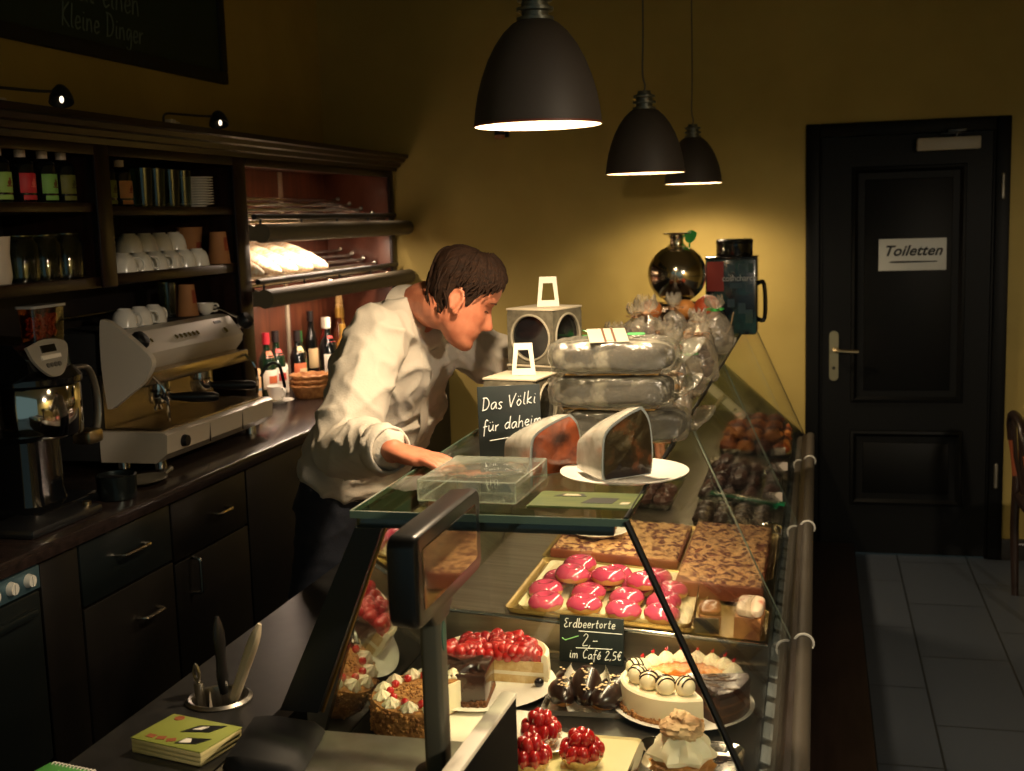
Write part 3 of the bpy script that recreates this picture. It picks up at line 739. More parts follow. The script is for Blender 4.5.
# sloping head with the silver shield
m = MB(); hd = [(-.1, .36), (.06, .36), (.115, .39), (.11, .42), (.07, .46), (-.1, .47)]
m.loft([[(x, -.105, z) for x, z in hd], [(x, .075, z) for x, z in hd]]); m.build('head', gloss, gr)
SH = Matrix.Translation((.111, -.015, .418)) @ Matrix.Rotation(R(-18), 4, 'Y') @ Matrix(((0, 0, 1, 0), (1, 0, 0, 0), (0, 1, 0, 0), (0, 0, 0, 1)))
sp_ = [(p.x, p.y) for p in catmull([(-.082, .036, 0), (0, .05, 0), (.082, .036, 0), (.07, -.005, 0), (.035, -.042, 0), (0, -.052, 0), (-.035, -.042, 0), (-.07, -.005, 0), (-.082, .036, 0)], 4)[:-1]]
m = MB(); m.prism(sp_, 0, .008, mat=SH); sh = m.build('control_shield', M('shield_silver', '#aaa69c', .35, .5), gr, label='silver shield shaped control panel')
m = MB(); m.add(*[(lambda q: (q.v, q.f))(MB().b2((-.03, .014, .007), (.03, .034, .011)))][0], 0, False, SH); m.build('display', gloss, sh)
m = MB(); m.add(*[(lambda q: (q.v, q.f))(MB().b2((-.04, -.004, .007), (.04, .007, .012)))][0], 0, False, SH); m.build('bar_button', M('button_pale', '#d8cfc0', .4), sh)
m = MB()
for i in range(4): m.lathe([(0, .012), (.006, .012), (.007, .007)], (-.024+.016*i, -.02, 0), 10, mat=SH)
m.build('round_buttons', gyd, sh)
m = MB(); a = rrect(.05, .12, .012); b_ = rrect(.056, .135, .012)
m.loft([[(x+.075, y+.02, z) for x, y in r] for z, r in ((.455, a), (.548, b_))], cap=False); m.build('hopper', GLASS('amber_clear', '#d8a98a', .05, 1.5, .05), gr, label='clear bean hopper')
m = MB(); m.loft([[(x+.075, y+.02, z) for x, y in r] for z, r in ((.549, rrect(.064, .143, .012)), (.556, rrect(.064, .143, .012)))]); m.build('hopper_lid', M('lid_grey_clear', '#8c8a88', .2), gr)
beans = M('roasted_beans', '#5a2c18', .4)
m = MB(); random.seed(3)
for i in range(150):
    z = .472+random.random()*.055; m.ball((random.uniform(.062, .088), random.uniform(-.03, .07), z), (.0085, .006, .0055), 0, 8, 6, rot=(random.random()*3, random.random()*3, random.random()*3))
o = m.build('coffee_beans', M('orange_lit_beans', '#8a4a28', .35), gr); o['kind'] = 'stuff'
# knock box / tamper pan and small steel jug beside it
t = thing('knock_box', 'dark round steel knock box below the grinder drum', 'container', (-1.90, 2.915, .9)); t.scale = (.8, .8, .9)
m = MB(); m.lathe([(0, 0), (.06, 0), (.065, .004), (.07, .075), (.066, .077), (.06, .01), (0, .006)], n=28); m.build('pot', M('black_steel', '#3c4444', .25, .9), t)
m = MB(); m.cyl((-.067, 0, .066), (.067, 0, .066), .007); m.build('bar', black, t)
t = thing('saucer_tray', 'grey metal dish on the worktop below the wing of the machine', 'dish', (-1.93, 3.1, .9))
m = MB(); m.lathe([(0, .004), (.05, .004), (.075, .012), (.078, .014), (.075, .016), (.05, .008), (0, .008)], n=28, sx=.8, sy=1.1); m.build('dish', dsteel, t)
m = MB(); m.cyl((.02, .085, .012), (.02, .12, .02), .006); m.ball((.02, .12, .02), .009); m.build('handle', dsteel, t)
t = thing('scale_plate', 'flat dark tray with metal button at the left worktop edge', 'tray', (-1.93, 2.62, .9))
m = MB(); m.box((0, 0, .012), (.16, .3, .024), bev=.01); m.build('tray_body', black, t)
m = MB(); m.cyl((.05, .12, .024), (.05, .12, .034), .012); m.build('button', brass, t)

# ------------------------------------------------------------------ bottles, basket, cup on the worktop below the bread racks
greenb = M('green_bottle_glass', '#12281a', .08, coat=.5)
def wine(x, y, body, cap, lab, label, h=.3, r=.038, lab2=None, spout=False):
    t = thing('liquor_bottle', label, 'bottle', (x, y, .9), R(-20), 'bottles under the bread racks')
    s = h/.3
    m = MB(); m.lathe([(0, .004), (r*.8, .003), (r, .006), (r, .17*s), (r*.8, .195*s), (.016, .22*s), (.0145, .24*s), (.0145, h-.002), (0, h-.002)], n=24); m.build('bottle_body', body, t)
    m = MB(); m.lathe([(.0149, h-.05), (.0163, h-.05), (.0163, h), (.0, h+.001)], n=16); c = m.build('cap', cap, t)
    if spout:
        m = MB(); m.lathe([(.012, 0), (.014, .01), (.009, .02), (.012, .035), (.008, .055), (.01, .07), (.007, .085), (0, .086)], (0, 0, h), 14); m.build('pour_spout', M('straw_wood', '#cfa869', .5), t)
    m = MB(); m.lathe([(r+.0003, .05*s), (r+.0009, .051*s), (r+.0009, .135*s), (r+.0003, .136*s)], n=16, arc=(R(-75), R(75))); l_ = m.build('paper_label', lab, t)
    if lab2:
        m = MB(); m.lathe([(r+.001, .075*s), (r+.0017, .076*s), (r+.0017, .108*s), (r+.001, .109*s)], n=12, arc=(R(-35), R(40))); m.build('label_motif', lab2, l_)
        m = MB(); m.lathe([(r*.82, .19*s), (r*.84, .191*s), (.0185, .2175*s), (.0175, .219*s)], n=12, arc=(R(-50), R(50))); m.build('neck_label', lab2, t)
    return t
lw = M('label_white', '#e4dccb', .6); lred = M('label_red', '#b0302a', .55); lcream = M('label_cream', '#d9bd8c', .6); lor = M('label_orange', '#c2633a', .6); lgr = M('label_green', '#3d6b35', .6)
cred = M('cap_red', '#b32635', .4); cgold = M('cap_gold', '#c69a4a', .35, .6); cw = M('cap_white', '#e8ddca', .5); cdark = M('cap_dark', '#241c1c', .4)
wine(-2.30, 4.72, greenb, cred, lw, 'green wine bottle with red cap at the left of the worktop bottles', .29, lab2=lor)
wine(-2.30, 4.815, greenb, cdark, lw, 'green wine bottle with dark cap beside the red capped one', .29, lab2=lred)
wine(-2.30, 5.04, bot_black, cdark, lor, 'dark bottle with orange label behind the bread baskets', .27, .036, lab2=lcream)
wine(-2.38, 5.24, greenb, M('cap_green', '#2f6b34', .4), lgr, 'small green bottle behind, with green cap', .25, .03)
wine(-2.24, 5.25, bot_black, cw, lw, 'dark bottle with white cap and large red and white label', .31, .042, lab2=lred)
wine(-2.39, 5.40, bot_black, cdark, lcream, 'slim dark bottle right of the white capped one', .33, .03)
wine(-2.36, 5.50, M('red_drink', '#7a2018', .15, coat=.4), cw, lred, 'red bottle with pale cap in the back row', .29, .034)
wine(-2.25, 5.46, M('golden_drink', '#a8762c', .15, coat=.4), cgold, lcream, 'golden bottle with cream label near the man', .26, .036, lab2=lred)
wine(-2.33, 5.61, M('brown_drink', '#5a2c16', .15, coat=.4), cgold, lred, 'brown bottle with tall wooden pour spout, left of two', .33, .034, lab2=lw, spout=True)
wine(-2.36, 5.72, M('golden_drink'), cgold, lcream, 'golden bottle with tall wooden pour spout, right of two', .32, .032, spout=True)
wine(-2.22, 5.62, bot_black, cdark, lw, 'dark squat bottle close to the shoulder of the man', .24, .036, lab2=lor)
wick = M('wicker', '#b8834c', .6, col2='#8f5c2e', scale=60, bump=.6, bscale=140)
def basket(z, label, s):
    t = thing('bread_basket', label, 'basket', (-2.14, 4.80, z))
    m = MB(); m.lathe([(0, 0), (.058*s, 0), (.066*s, .006), (.083*s, .052), (.085*s, .055), (.079*s, .054), (.062*s, .01), (0, .006)], n=30); m.build('wicker_bowl', wick, t)
    m = MB(); n = 60; m.tube([((.0855*s+.0015*math.cos(9*a))*math.cos(a), (.0855*s+.0015*math.cos(9*a))*math.sin(a), .055+.002*math.sin(11*a)) for a in [2*PI*i/n for i in range(n)]], .0048, 6, closed=True); m.build('braided_rim', wick, t)
    return t
basket(.9, 'small round wicker basket on the worktop, lowest of the stack', 1.)
basket(.922, 'small round wicker basket, middle of the stack', 1.)
basket(.944, 'small round wicker basket, topmost of the stack', 1.)
t = place_cup(-2.222, 4.64, .9125, R(-35), 'white coffee cup on a saucer beside the espresso machine', None)
o = bpy.data.objects.new('saucer', sm_); COL.objects.link(o); o.location = (-2.222, 4.64, .9); o.scale = (1.1, 1.1, 1); tag(o, 'white saucer under the coffee cup beside the espresso machine', 'saucer')
t = thing('sugar_pack', 'upright paper pack with blue band behind the white cup', 'packet', (-2.32, 4.585, .9), R(-15))
m = MB(); m.box((0, 0, .075), (.05, .1, .15), bev=.008); pk = m.build('pack', M('beige_pack', '#c9a376', .7), t)
m = MB(); m.box((0, 0, .06), (.0515, .1015, .022), bev=.008); m.build('blue_band', M('blue_band', '#5f7f94', .6), pk)
t = thing('sugar_dispenser', 'glass sugar shaker with white lid among the bottles', 'shaker', (-2.33, 4.925, .9))
m = MB(); m.lathe([(0, 0), (.027, 0), (.03, .004), (.028, .1), (.024, .105), (0, .105)], n=20); m.build('jar_body', M('sugar_in_glass', '#cfc3b0', .2, coat=.5), t)
m = MB(); m.lathe([(.026, .103), (.029, .106), (.028, .125), (.015, .135), (0, .136)], n=20); m.build('lid', lw, t)
# ------------------------------------------------------------------ glass display counter
CY0, CY1 = 1.93, 5.79
ZT = 1.14
glass = GLASS('counter_glass', '#f7faf7', .0, 1.5)
glass_g = GLASS('green_top_glass', '#e4ebdf', .0, 1.5, .0)
acr = GLASS('staff_side_acrylic', '#d9d4ce', .03, 1.5, .16)
seal = M('black_seal', '#0c0d0d', .4)
edge = M('glass_edge_green', '#54695a', .15, coat=.4)
intst = M('case_inner_steel', '#a59c8a', .32, 1., col2='#8f8676', scale=3, stretch=(1, 20, 20))
deckm = M('case_deck_dark_steel', '#4c4a46', .35, .8, col2='#3e3c39', scale=10)
plinth = M('case_body_brown', '#241a15', .45)
c = thing('display_counter', 'long glass pastry display counter with sloping front panes', 'display case', (0, 0, 0))
FX0, FZ0, FX1, FZ1 = -.31, 1.138, -.066, .585     # front pane, top and bottom edge
m = MB(); m.b2((-.795, CY0, ZT-.009), (-.305, CY1, ZT), bev=.002); m.build('top_glass', glass_g, c, label='greenish flat top glass')
m = MB(); m.b2((-.797, CY0-.004, ZT-.012), (-.303, CY0, ZT+.001)); m.b2((-.799, CY0, ZT-.010), (-.795, CY1, ZT+.0005)); m.build('top_glass_edge', edge, c)
joints = [CY0, 2.95, 4.08, 5.2, CY1]
for a, b in zip(joints[:-1], joints[1:]):
    n_ = Vector((FZ0-FZ1, 0, FX1-FX0)).normalized()*.006
    m = MB(); p = [(FX0, FZ0), (FX1, FZ1), (FX1+n_.x, FZ1-n_.z if False else FZ1+.002), (FX0+n_.x, FZ0+.002)]
    m.loft([[(x, a+.002, z) for x, z in p], [(x, b-.002, z) for x, z in p]]); m.build('front_pane', glass, c)
m = MB(); m.tube([(FX0+.003, CY0-.002, FZ0), (FX1+.003, CY0-.002, FZ1)], .0062, 8); m.build('end_seal', seal, c)
m = MB(); m.tube([(FX0+.002, CY0, FZ0+.002), (FX0+.002, CY1, FZ0+.002)], .0045, 8); m.build('top_seal', seal, c)
m = MB(); m.tube([(FX0+.004, CY1, FZ0), (FX1+.004, CY1, FZ1)], .004, 8); m.build('end_seal', seal, c)
for j in joints[1:-1]:
    m = MB(); m.tube([(FX0+.004, j, FZ0-.01), (FX1+.004, j, FZ1)], .0022, 6); m.build('pane_joint', M('pale_joint', '#9aa59a', .2, .3), c)
    m = MB(); m.tube([(-.03+.0235*math.cos(a), j, .575+.0235*math.sin(a)) for a in [R(200)-R(230)*i/12 for i in range(13)]], .0035, 6); m.build('pane_clamp', M('clamp_pale', '#d9d6cc', .3), c, label='pale ring clamp at a pane joint')
# near end pane and far end pane
RX0, RZ0, RX1, RZ1 = -.79, 1.128, -.955, .76       # staff side slope
def endpane(y0, y1):
    p = [(RX0+.005, RZ0), (FX0, RZ0), (FX1-.01, FZ1+.01), (FX1-.01, .585), (RX1+.035, .585), (RX1+.035, RZ1)]
    m = MB(); m.loft([[(x, y0, z) for x, z in p], [(x, y1, z) for x, z in p]]); m.build('end_pane', glass, c)
endpane(CY0+.001, CY0+.007); endpane(CY1-.008, CY1-.002)
# frame below the top glass
m = MB(); m.b2((-.79, CY0+.008, ZT-.032), (-.33, CY0+.03, ZT-.012), bev=.002); m.b2((-.79, CY1-.03, ZT-.032), (-.33, CY1-.01, ZT-.012)); m.b2((-.79, CY0+.03, ZT-.034), (-.765, CY1-.03, ZT-.012), bev=.002)
m.build('top_frame', M('dark_olive_frame', '#2c2e27', .35, .4), c)
m = MB(); m.b2((-.385, CY0+.04, ZT-.036), (-.345, CY1-.04, ZT-.014), bev=.003); m.build('lamp_rail', intst, c)
# staff side: dark uprights and tilted acrylic doors
band = M('staff_frame_black', '#15181a', .4)
dx = .075
for y in (CY0-.002, 3.2, 4.5, CY1-.03):
    p = [(RX0-.0, RZ0-.018), (RX0+.05, RZ0-.018), (RX1+dx, RZ1), (RX1, RZ1)]
    m = MB(); m.loft([[(x, y, z) for x, z in p], [(x, y+.022, z) for x, z in p]]); m.build('staff_upright', band, c)
m = MB(); m.tube([(RX0+.055, CY0+.006, RZ0-.018), (RX1+dx+.006, CY0+.006, RZ1)], .0035, 6); m.build('upright_trim', M('gold_trim', '#8c6a38', .3, .9), c)
for a, b in ((CY0+.022, 3.2), (3.222, 4.5), (4.522, CY1-.03)):
    m = MB(); p = [(RX0+.03, RZ0-.04), (RX0+.036, RZ0-.04), (RX1+.056, .64), (RX1+.05, .64)]
    m.loft([[(x, a+.003, z) for x, z in p], [(x, b-.003, z) for x, z in p]]); m.build('staff_door', acr, c)
# decks
m = MB(); m.b2((RX1+.04, CY0+.008, .585), (-.105, 2.632, .62), bev=.002); m.build('front_deck', deckm, c)
TS = -.0625
def dz_(x): return .70+TS*(x+.5)
def deckbox(y0, y1, x0, x1, t_, name, mat, dz0=0., label=None, bot=None):
    m = MB(); p = [(x0, dz_(x0)+dz0), (x1, dz_(x1)+dz0), (x1, (dz_(x1)+dz0-t_) if bot is None else bot), (x0, (dz_(x0)+dz0-t_) if bot is None else bot)]
    m.loft([[(x, y0, z) for x, z in p], [(x, y1, z) for x, z in p]]); return m.build(name, mat, c, label=label)
deckbox(2.645, CY1-.01, RX1+.06, -.105, .02, 'rear_deck', intst, -.0, bot=.60)
deckbox(2.633, 2.645, RX1+.06, -.105, 0, 'deck_riser', intst, -.002, bot=.62)
m = MB(); m.tube([(RX1+.06, 2.636, dz_(RX1+.06)+.001), (-.105, 2.636, dz_(-.105)+.001)], .005, 8); m.b2((RX1+.06, 2.626, .62), (-.105, 2.633, .634)); m.build('riser_trim', M('bright_steel', '#d8d0c0', .2, 1.), c)
# front kerb: label rail, bumper and lower body
m = MB(); m.b2((-.105, CY0+.008, .50), (-.075, CY1-.01, .60), bev=.002); m.build('inner_kerb', M('kerb_grey_green', '#3a3d38', .4, .3), c)
lab = M('price_card_pale', '#8f979c', .55)
y = 1.97; k = 0
while y < 4.6:
    m = MB(); m.box((-.093, y+.045, .607), (.02, .075, .0022), rot=(0, R(18), 0)); m.build('label_card', lab, c); y += .108; k += 1
m = MB(); m.b2((-.06, CY0, .54), (-.035, CY1, .575), bev=.004); m.build('glass_holder', M('holder_dark', '#22241f', .4, .3), c)
m = MB(); m.tube([(-.03, CY0-.03, .575), (-.03, CY1+.0, .575)], .02, 14); m.build('bumper_rail', M('bumper_grey_brown', '#443e35', .6, spec=.3), c)
m = MB(); m.b2((-.93, CY0, .06), (-.035, CY1, .585)); m.build('counter_body', plinth, c)
m = MB(); m.b2((-.9, CY0+.03, 0), (-.06, CY1, .06)); m.build('toe_plinth', blackm, c)

# ------------------------------------------------------------------ service counter on the staff side
svm = M('service_top_dark_stone', '#262524', .35, col2='#1c1c1c', scale=30)
ZS = .76
t = thing('service_counter', 'dark stone topped service counter behind the glass counter', 'counter', (0, 0, 0))
HX, HY, HR = -1.092, 1.955, .056
pl_ = [(-1.215, .75), (-.958, .75), (-.958, 5.78), (-1.215, 5.78)]
m = MB()
# worktop slab with a round hole for the utensil pot
ang = [2*PI*i/32 for i in range(32)]
hole = [(HX+HR*math.cos(a), HY+HR*math.sin(a)) for a in ang]
def sq(a):
    cx, cy = math.cos(a), math.sin(a); s_ = .1/max(abs(cx), abs(cy)); return (HX+cx*s_, HY+cy*s_)
outer = [sq(a) for a in ang]
for z, fl in ((ZS, 1), (ZS-.03, -1)):
    v = [(x, y, z) for x, y in hole]+[(x, y, z) for x, y in outer]; m.add(v, [(i, (i+1) % 32, 32+(i+1) % 32, 32+i) for i in range(32)], 0, False)
v = [(x, y, ZS) for x, y in hole]+[(x, y, ZS-.03) for x, y in hole]; m.add(v, [(i, (i+1) % 32, 32+(i+1) % 32, 32+i) for i in range(32)], 0, True)
m.b2((-1.215, .75, ZS-.03), (-.958, HY-.1, ZS)); m.b2((-1.215, HY+.1, ZS-.03), (-.958, 5.78, ZS)); m.b2((-1.215, HY-.1, ZS-.03), (HX-.1, HY+.1, ZS)); m.b2((HX+.1, HY-.1, ZS-.03), (-.958, HY+.1, ZS))
m.build('worktop_slab', svm, t)
m = MB(); m.b2((-1.20, .76, .55), (-.965, HY-.11, ZS-.031)); m.b2((-1.20, HY+.11, .55), (-.965, 5.77, ZS-.031)); m.b2((-1.20, .76, .05), (-.965, 5.77, .55)); m.build('counter_carcass', blackm, t)
# near end: steel ledge with a pale topped divider panel
t = thing('steel_ledge', 'steel topped near end of the counter carrying the customer display', 'counter', (0, 0, 0))
m = MB(); m.b2((-.955, .8, ZS-.02), (-.558, 1.862, ZS), bev=.003); m.build('ledge_top', dsteel, t)
m = MB(); m.b2((-.95, .81, 0), (-.558, 1.86, ZS-.021)); m.build('ledge_body', blackm, t)
t = thing('divider_panel', 'dark upright divider panel with pale marbled top edge', 'panel', (-.527, 1.58, 0), R(-2.2))
m = MB(); m.b2((-.012, -.62, .02), (.012, .335, .822)); m.build('panel_board', M('panel_dark', '#0a0909', .85, spec=.1), t)
m = MB(); m.b2((-.0135, -.62, .822), (.0135, .336, .832), bev=.002); m.build('top_edge', M('marbled_laminate', '#e6dfd0', .4, col2='#9c9484', scale=16, ramp=(.5, .72), stretch=(1, .35, 1)), t, label='pale marbled top edge')
# customer display on a pole
t = thing('customer_display', 'black customer price display on a pole with reflecting screen', 'display', (-.585, 1.73, ZS))
m = MB(); m.lathe([(.0, 0), (.038, 0), (.04, .004), (.038, .012), (.02, .016)], n=28); m.build('base', black, t)
polem = M('pole_grey_green', '#57564a', .4, .3)
m = MB(); m.loft([[(x, y, z) for x, y in rrect(.034, .042, .008)] for z in (.012, .3)]); pole = m.build('pole', polem, t)
m = MB(); m.lathe([(0, .0012), (.015, .0012), (.0155, 0)], n=20, mat=Matrix.Translation((.017, 0, .235)) @ Matrix.Rotation(R(90), 4, 'Y') @ Matrix.Scale(1.6, 4, (1, 0, 0)) @ Matrix.Scale(.7, 4, (0, 1, 0))); m.build('round_badge', M('teal_badge', '#1f5a4e', .4), pole)
m = MB()
hp_ = rrect(.35, .142, .022, 5)
FR = Matrix.Translation((0, .035, .358)) @ Matrix(((0, 0, 1, 0), (1, 0, 0, 0), (0, 1, 0, 0), (0, 0, 0, 1)))
m.loft([[FR @ Vector((x*s_, y*s_, z)) for x, y in hp_] for z, s_ in ((-.026, .9), (-.02, .97), (.014, 1), (.021, .985), (.024, .955))])
m.loft([[(x, y, z) for x, y in rrect(.036, w_, .008)] for z, w_ in ((.262, .07), (.275, .1), (.3, .15))]); hd = m.build('display_head', M('display_shell', '#0a0b0c', .32), t)
m = MB(); m.add([FR @ Vector((x, y, .0243)) for x, y in rrect(.285, .095, .006)]+[FR @ Vector((x, y, .0253)) for x, y in rrect(.283, .093, .006)], [tuple(range(20, 40))]+[(i, (i+1) % 20, 20+(i+1) % 20, 20+i) for i in range(20)], 0, False)
m.build('screen', M('dark_mirror_screen', '#0a0d0c', .03, coat=1., spec=1.), hd)
m = MB(); m.add([FR @ Vector(p) for p in ((-.13, -.03, .0256), (-.02, -.03, .0256), (-.02, .035, .0256), (-.13, .035, .0256))], [(0, 1, 2, 3)], 0, False)
# card terminal on the ledge
t = thing('card_terminal', 'black rounded device at the bottom edge on the steel ledge', 'device', (-.875, 1.755, ZS), R(10)); t.scale = (.62, .72, .62)
m = MB(); pr = [(-.11, 0), (.09, 0), (.1, .012), (.07, .04), (-.06, .062), (-.1, .058), (-.112, .03)]
m.loft([[(x*.75, y*.01, z*.6) for x, z in pr] for y in (-14,)]+[[(x, y, z) for x, z in pr] for y in (-.12, .1)]+[[(x*.9, .125, z*.8) for x, z in pr]]); m.build('housing', M('device_black', '#08090a', .6, spec=.25), t, ang=50)
m = MB(); m.b2((.062, -.115, .0), (.085, .095, .006), bev=.002); m.build('foot', blackm, t)

# ------------------------------------------------------------------ utensil pot and what stands in it
t = thing('utensil_pot', 'round steel utensil pot sunk into the service counter', 'pot', (HX, HY, ZS))
m = MB(); m.lathe([(.05, .004), (.062, .0005), (.063, .003), (.056, .0075), (.051, .006), (.048, -.004), (.047, -.14), (.0, -.142), (0, -.145), (.052, -.145), (.0535, -.004)], n=36); m.build('pot', steel, t)
t = thing('white_spatula', 'white handled spatula leaning to the right in the steel pot', 'spatula', (HX, HY, ZS))
u = Vector((.075, .03, .18)).normalized()
m = MB(); b0 = Vector((-.015, -.01, -.13)); b0 = Vector((.03, .0, -.13))
def tilt_tube(base, tip, rs, n=12, flat=1.): return MB().tube([Vector(base).lerp(Vector(tip), i/(len(rs)-1)) for i in range(len(rs))], rs, n, flat=flat)
tilt_tube((.027, .008, .0), (.078, .03, .142), [.0125, .014, .0145, .015, .0155, .016, .0165, .016, .013, .006], flat=.7).build('handle', M('ivory_plastic', '#d9cdb4', .4), t)
tilt_tube((-.022, -.014, -.135), (.027, .008, .002), [.012, .014, .012, .009], flat=.3).build('blade', steel, t)
t = thing('black_knife', 'knife with black handle upright in the steel pot', 'knife', (HX, HY, ZS))
tilt_tube((-.005, .03, -.0), (-.012, .034, .15), [.011, .014, .0165, .015, .0135, .015, .017, .0165, .012, .005], flat=.6).build('handle', black, t)
tilt_tube((.004, .025, -.135), (-.005, .03, .002), [.003, .012, .014, .012], flat=.15).build('blade', steel, t)
t = thing('steel_peeler', 'steel utensil with looped end leaning left in the pot', 'utensil', (HX, HY, ZS))
m = tilt_tube((-.02, -.018, -.13), (-.028, -.022, .04), [.005, .007, .008, .009, .009]); m.tube(catmull([(-.028, -.022, .04), (-.036, -.022, .055), (-.031, -.023, .075), (-.025, -.022, .055), (-.028, -.022, .04)], 4), .0035, 6); m.build('handle', steel, t)
t = thing('paring_blade', 'short pale pointed blade in the pot in front of the knife', 'knife', (HX, HY, ZS))
tilt_tube((.0, -.03, -.12), (.0, -.032, .028), [.008, .009, .009, .001], flat=.25).build('blade', M('pale_blade', '#cbbfae', .35, .6), t)
# booklets and notepad
t = thing('booklet_stack', 'stack of yellow green booklets on the service counter', 'booklets', (-1.045, 1.752, ZS), R(-12))
yg = M('yellow_green_cover', '#8c9440', .55, col2='#7d8639', scale=6)
m = MB()
for i in range(3): m.box((.0015*i, -.001*i, .0055+.0085*i), (.15, .105, .008), bev=.001)
m.build('page_block', M('page_cream', '#d8c98a', .7), t)
m = MB(); m.box((.002, -.001, .0275), (.152, .107, .002), bev=.0006); cv = m.build('cover', yg, t)
m = MB(); m.prism([(-.01, -.005), (.04, .012), (.052, .045), (.006, .03)], .0283, .0292); m.prism([(.012, -.045), (.05, -.034), (.062, -.008), (.02, -.018)], .0283, .0292); m.build('black_picture', black, cv)
m = MB(); m.prism([(.018, -.04), (.038, -.033), (.03, -.02), (.02, -.022)], .0292, .0298); m.prism([(.005, .01), (.02, .014), (.026, .03), (.016, .026)], .0292, .0298); m.build('pale_picture', paper, cv)
m = MB(); m.lathe([(0, .0293), (.009, .0293), (.0095, .028)], (-.05, .04, 0), 16)
for i in range(3): m.box((-.045+.022*i, -.036, .0288), (.016, .012, .0012), rot=(0, 0, .3*i))
m.build('brown_motif', M('motif_brown', '#8a4a2a', .6), cv)
t = thing('spiral_notepad', 'green spiral notepad just showing at the bottom edge', 'notepad', (-1.19, 1.595, ZS), R(-10))
m = MB(); m.box((0, 0, .004), (.1, .07, .008), bev=.001); m.build('pages', paper, t)
m = MB(); m.box((0, 0, .009), (.101, .071, .002), bev=.0008); m.build('cover', M('leaf_green', '#4d9a45', .5), t)
m = MB()
for i in range(12): m.tube([(-.042+.0077*i+.0, .035+.006*math.cos(a), .006+.006*math.sin(a)) for a in [2*PI*j/8 for j in range(8)]], .001, 5, closed=True)
m.build('spiral', paper, t)
# ------------------------------------------------------------------ on the top glass
ZD = ZT
t = thing('cake_stand_plate', 'round white plate under the wrapped cake slices on the glass top', 'plate', (-.36, 2.25, ZD))
m = MB(); m.lathe([(0, .003), (.07, .003), (.075, 0), (.08, .003), (.122, .013), (.124, .0155), (.119, .016), (.078, .0075), (0, .007)], n=48); m.build('plate', white, t)
# thick clear acrylic money dish
t = thing('change_dish', 'thick clear acrylic change dish near the hand of the man', 'dish', (-.605, 2.125, ZD), R(-2))
acry = GLASS('thick_acrylic', '#eef2ea', .03, 1.5, .04, bump=.15, bscale=14, haze=.1, hcol='#cfd3c6')
m = MB(); m.box((0, 0, .019), (.185, .22, .038), bev=.003)
v = []; rings = []
m.build('block', acry, t)
m = MB(); m.lathe([(0, .024), (.04, .0255), (.065, .031), (.078, .0385), (.081, .0388)], n=36); m.build('scooped_bowl', GLASS('bowl_sheen', '#f3f5f0', .04, 1.49, .12), t)
m = MB()
for sx in (-1, 1):
    for z in (.001, .038): m.tube([(sx*.092, -.11, z), (sx*.092, .11, z)], .0014, 6)
    for sy in (-1, 1): m.tube([(sx*.092, sy*.11, .001), (sx*.092, sy*.11, .038)], .0014, 6)
for sy in (-1, 1):
    for z in (.001, .038): m.tube([(-.092, sy*.11, z), (.092, sy*.11, z)], .0014, 6)
m.build('edge_highlights', GLASS('edge_highlight', '#e8eee2', .1, 1.5, .3, haze=.25, hcol='#e8ebe0'), t)  # whitish tubes laid along the block edges as painted highlights
m = MB(); m.box((-.0, 0, .0012), (.178, .212, .002)); m.build('base_sheet', GLASS('base_sheen', '#c9cfc2', .05, 1.6, .12), t)
t = thing('leaflet', 'green and yellow leaflet lying at the corner of the glass top', 'leaflet', (-.40, 2.05, ZD), R(-1.5))
m = MB(); m.box((0, 0, .001), (.185, .115, .002)); m.box((.004, -.002, .003), (.185, .112, .0018)); lf = m.build('paper', M('leaflet_green', '#3f5128', .45, col2='#5c6430', scale=20, stretch=(1, 8, 1)), t)
m = MB(); m.prism([(.0, -.03), (.055, -.028), (.06, .012), (.012, .012)], .0039, .0044); m.prism([(-.06, .015), (.0, .018), (-.01, .038), (-.045, .036)], .0039, .0044); m.build('dark_picture', M('leaflet_dark', '#23241f', .5), lf)
m = MB(); m.prism([(-.045, .02), (-.01, .022), (-.02, .034), (-.04, .033)], .0044, .0047); m.prism([(.068, -.03), (.083, -.028), (.085, -.015), (.07, -.016)], .0039, .0043); m.build('pale_picture', M('leaflet_pale', '#b9ad8e', .5), lf)
# chalk sign "Das Voelki fuer daheim"
def chalk_sign(name, label, loc, rz, w, h, lines, lean=8., extra=None, rr=.0014, stand=True):
    t = thing(name, label, 'sign', loc, rz)
    TM = Matrix.Rotation(R(90-lean), 4, 'X')
    m = MB(); m.box((0, 0, 0), (w, h, .005), bev=.0012); q = MB(); q.add(m.v, m.f, 0, True, TM @ Matrix.Translation((0, h/2, 0))); q.build('slate', slate, t)
    q = MB()
    for tx, x, y, s_, rise in lines: strokes(q, tx, x, y, s_, rr, 0, .0027, mat=TM, rise=rise, wob=.04)
    q.build('chalk_writing', chalk, t)
    if extra:
        q = MB()
        for pts, r, in extra[1]: q.tube([TM @ Vector((x, y, .0027)) for x, y in pts], r, 6)
        q.build('green_tick' if extra[0] is not chalk else 'chalk_rule', extra[0], t)
    if stand:
        q = MB(); q.prism([(0, 0), (.05, 0), (0, h*.55)], -.012, .012, mat=Matrix.Translation((0, .006, 0)) @ Matrix.Rotation(R(90), 4, 'Z') @ Matrix.Rotation(R(90), 4, 'X')); q.build('stand', black, t)
    return t
chalk_sign('chalk_sign', 'small slate sign with white handwriting, Das Völki für daheim, between boxes and cake', (-.635, 2.445, ZD), R(22), .135, .15,
           [('Das Völki', -.060, .098, .028, .1), ('für daheim', -.060, .052, .026, .1)], lean=4, extra=(chalk, [([(-.045, .034), (.0, .039), (.03, .044)], .001)]), rr=.0011)
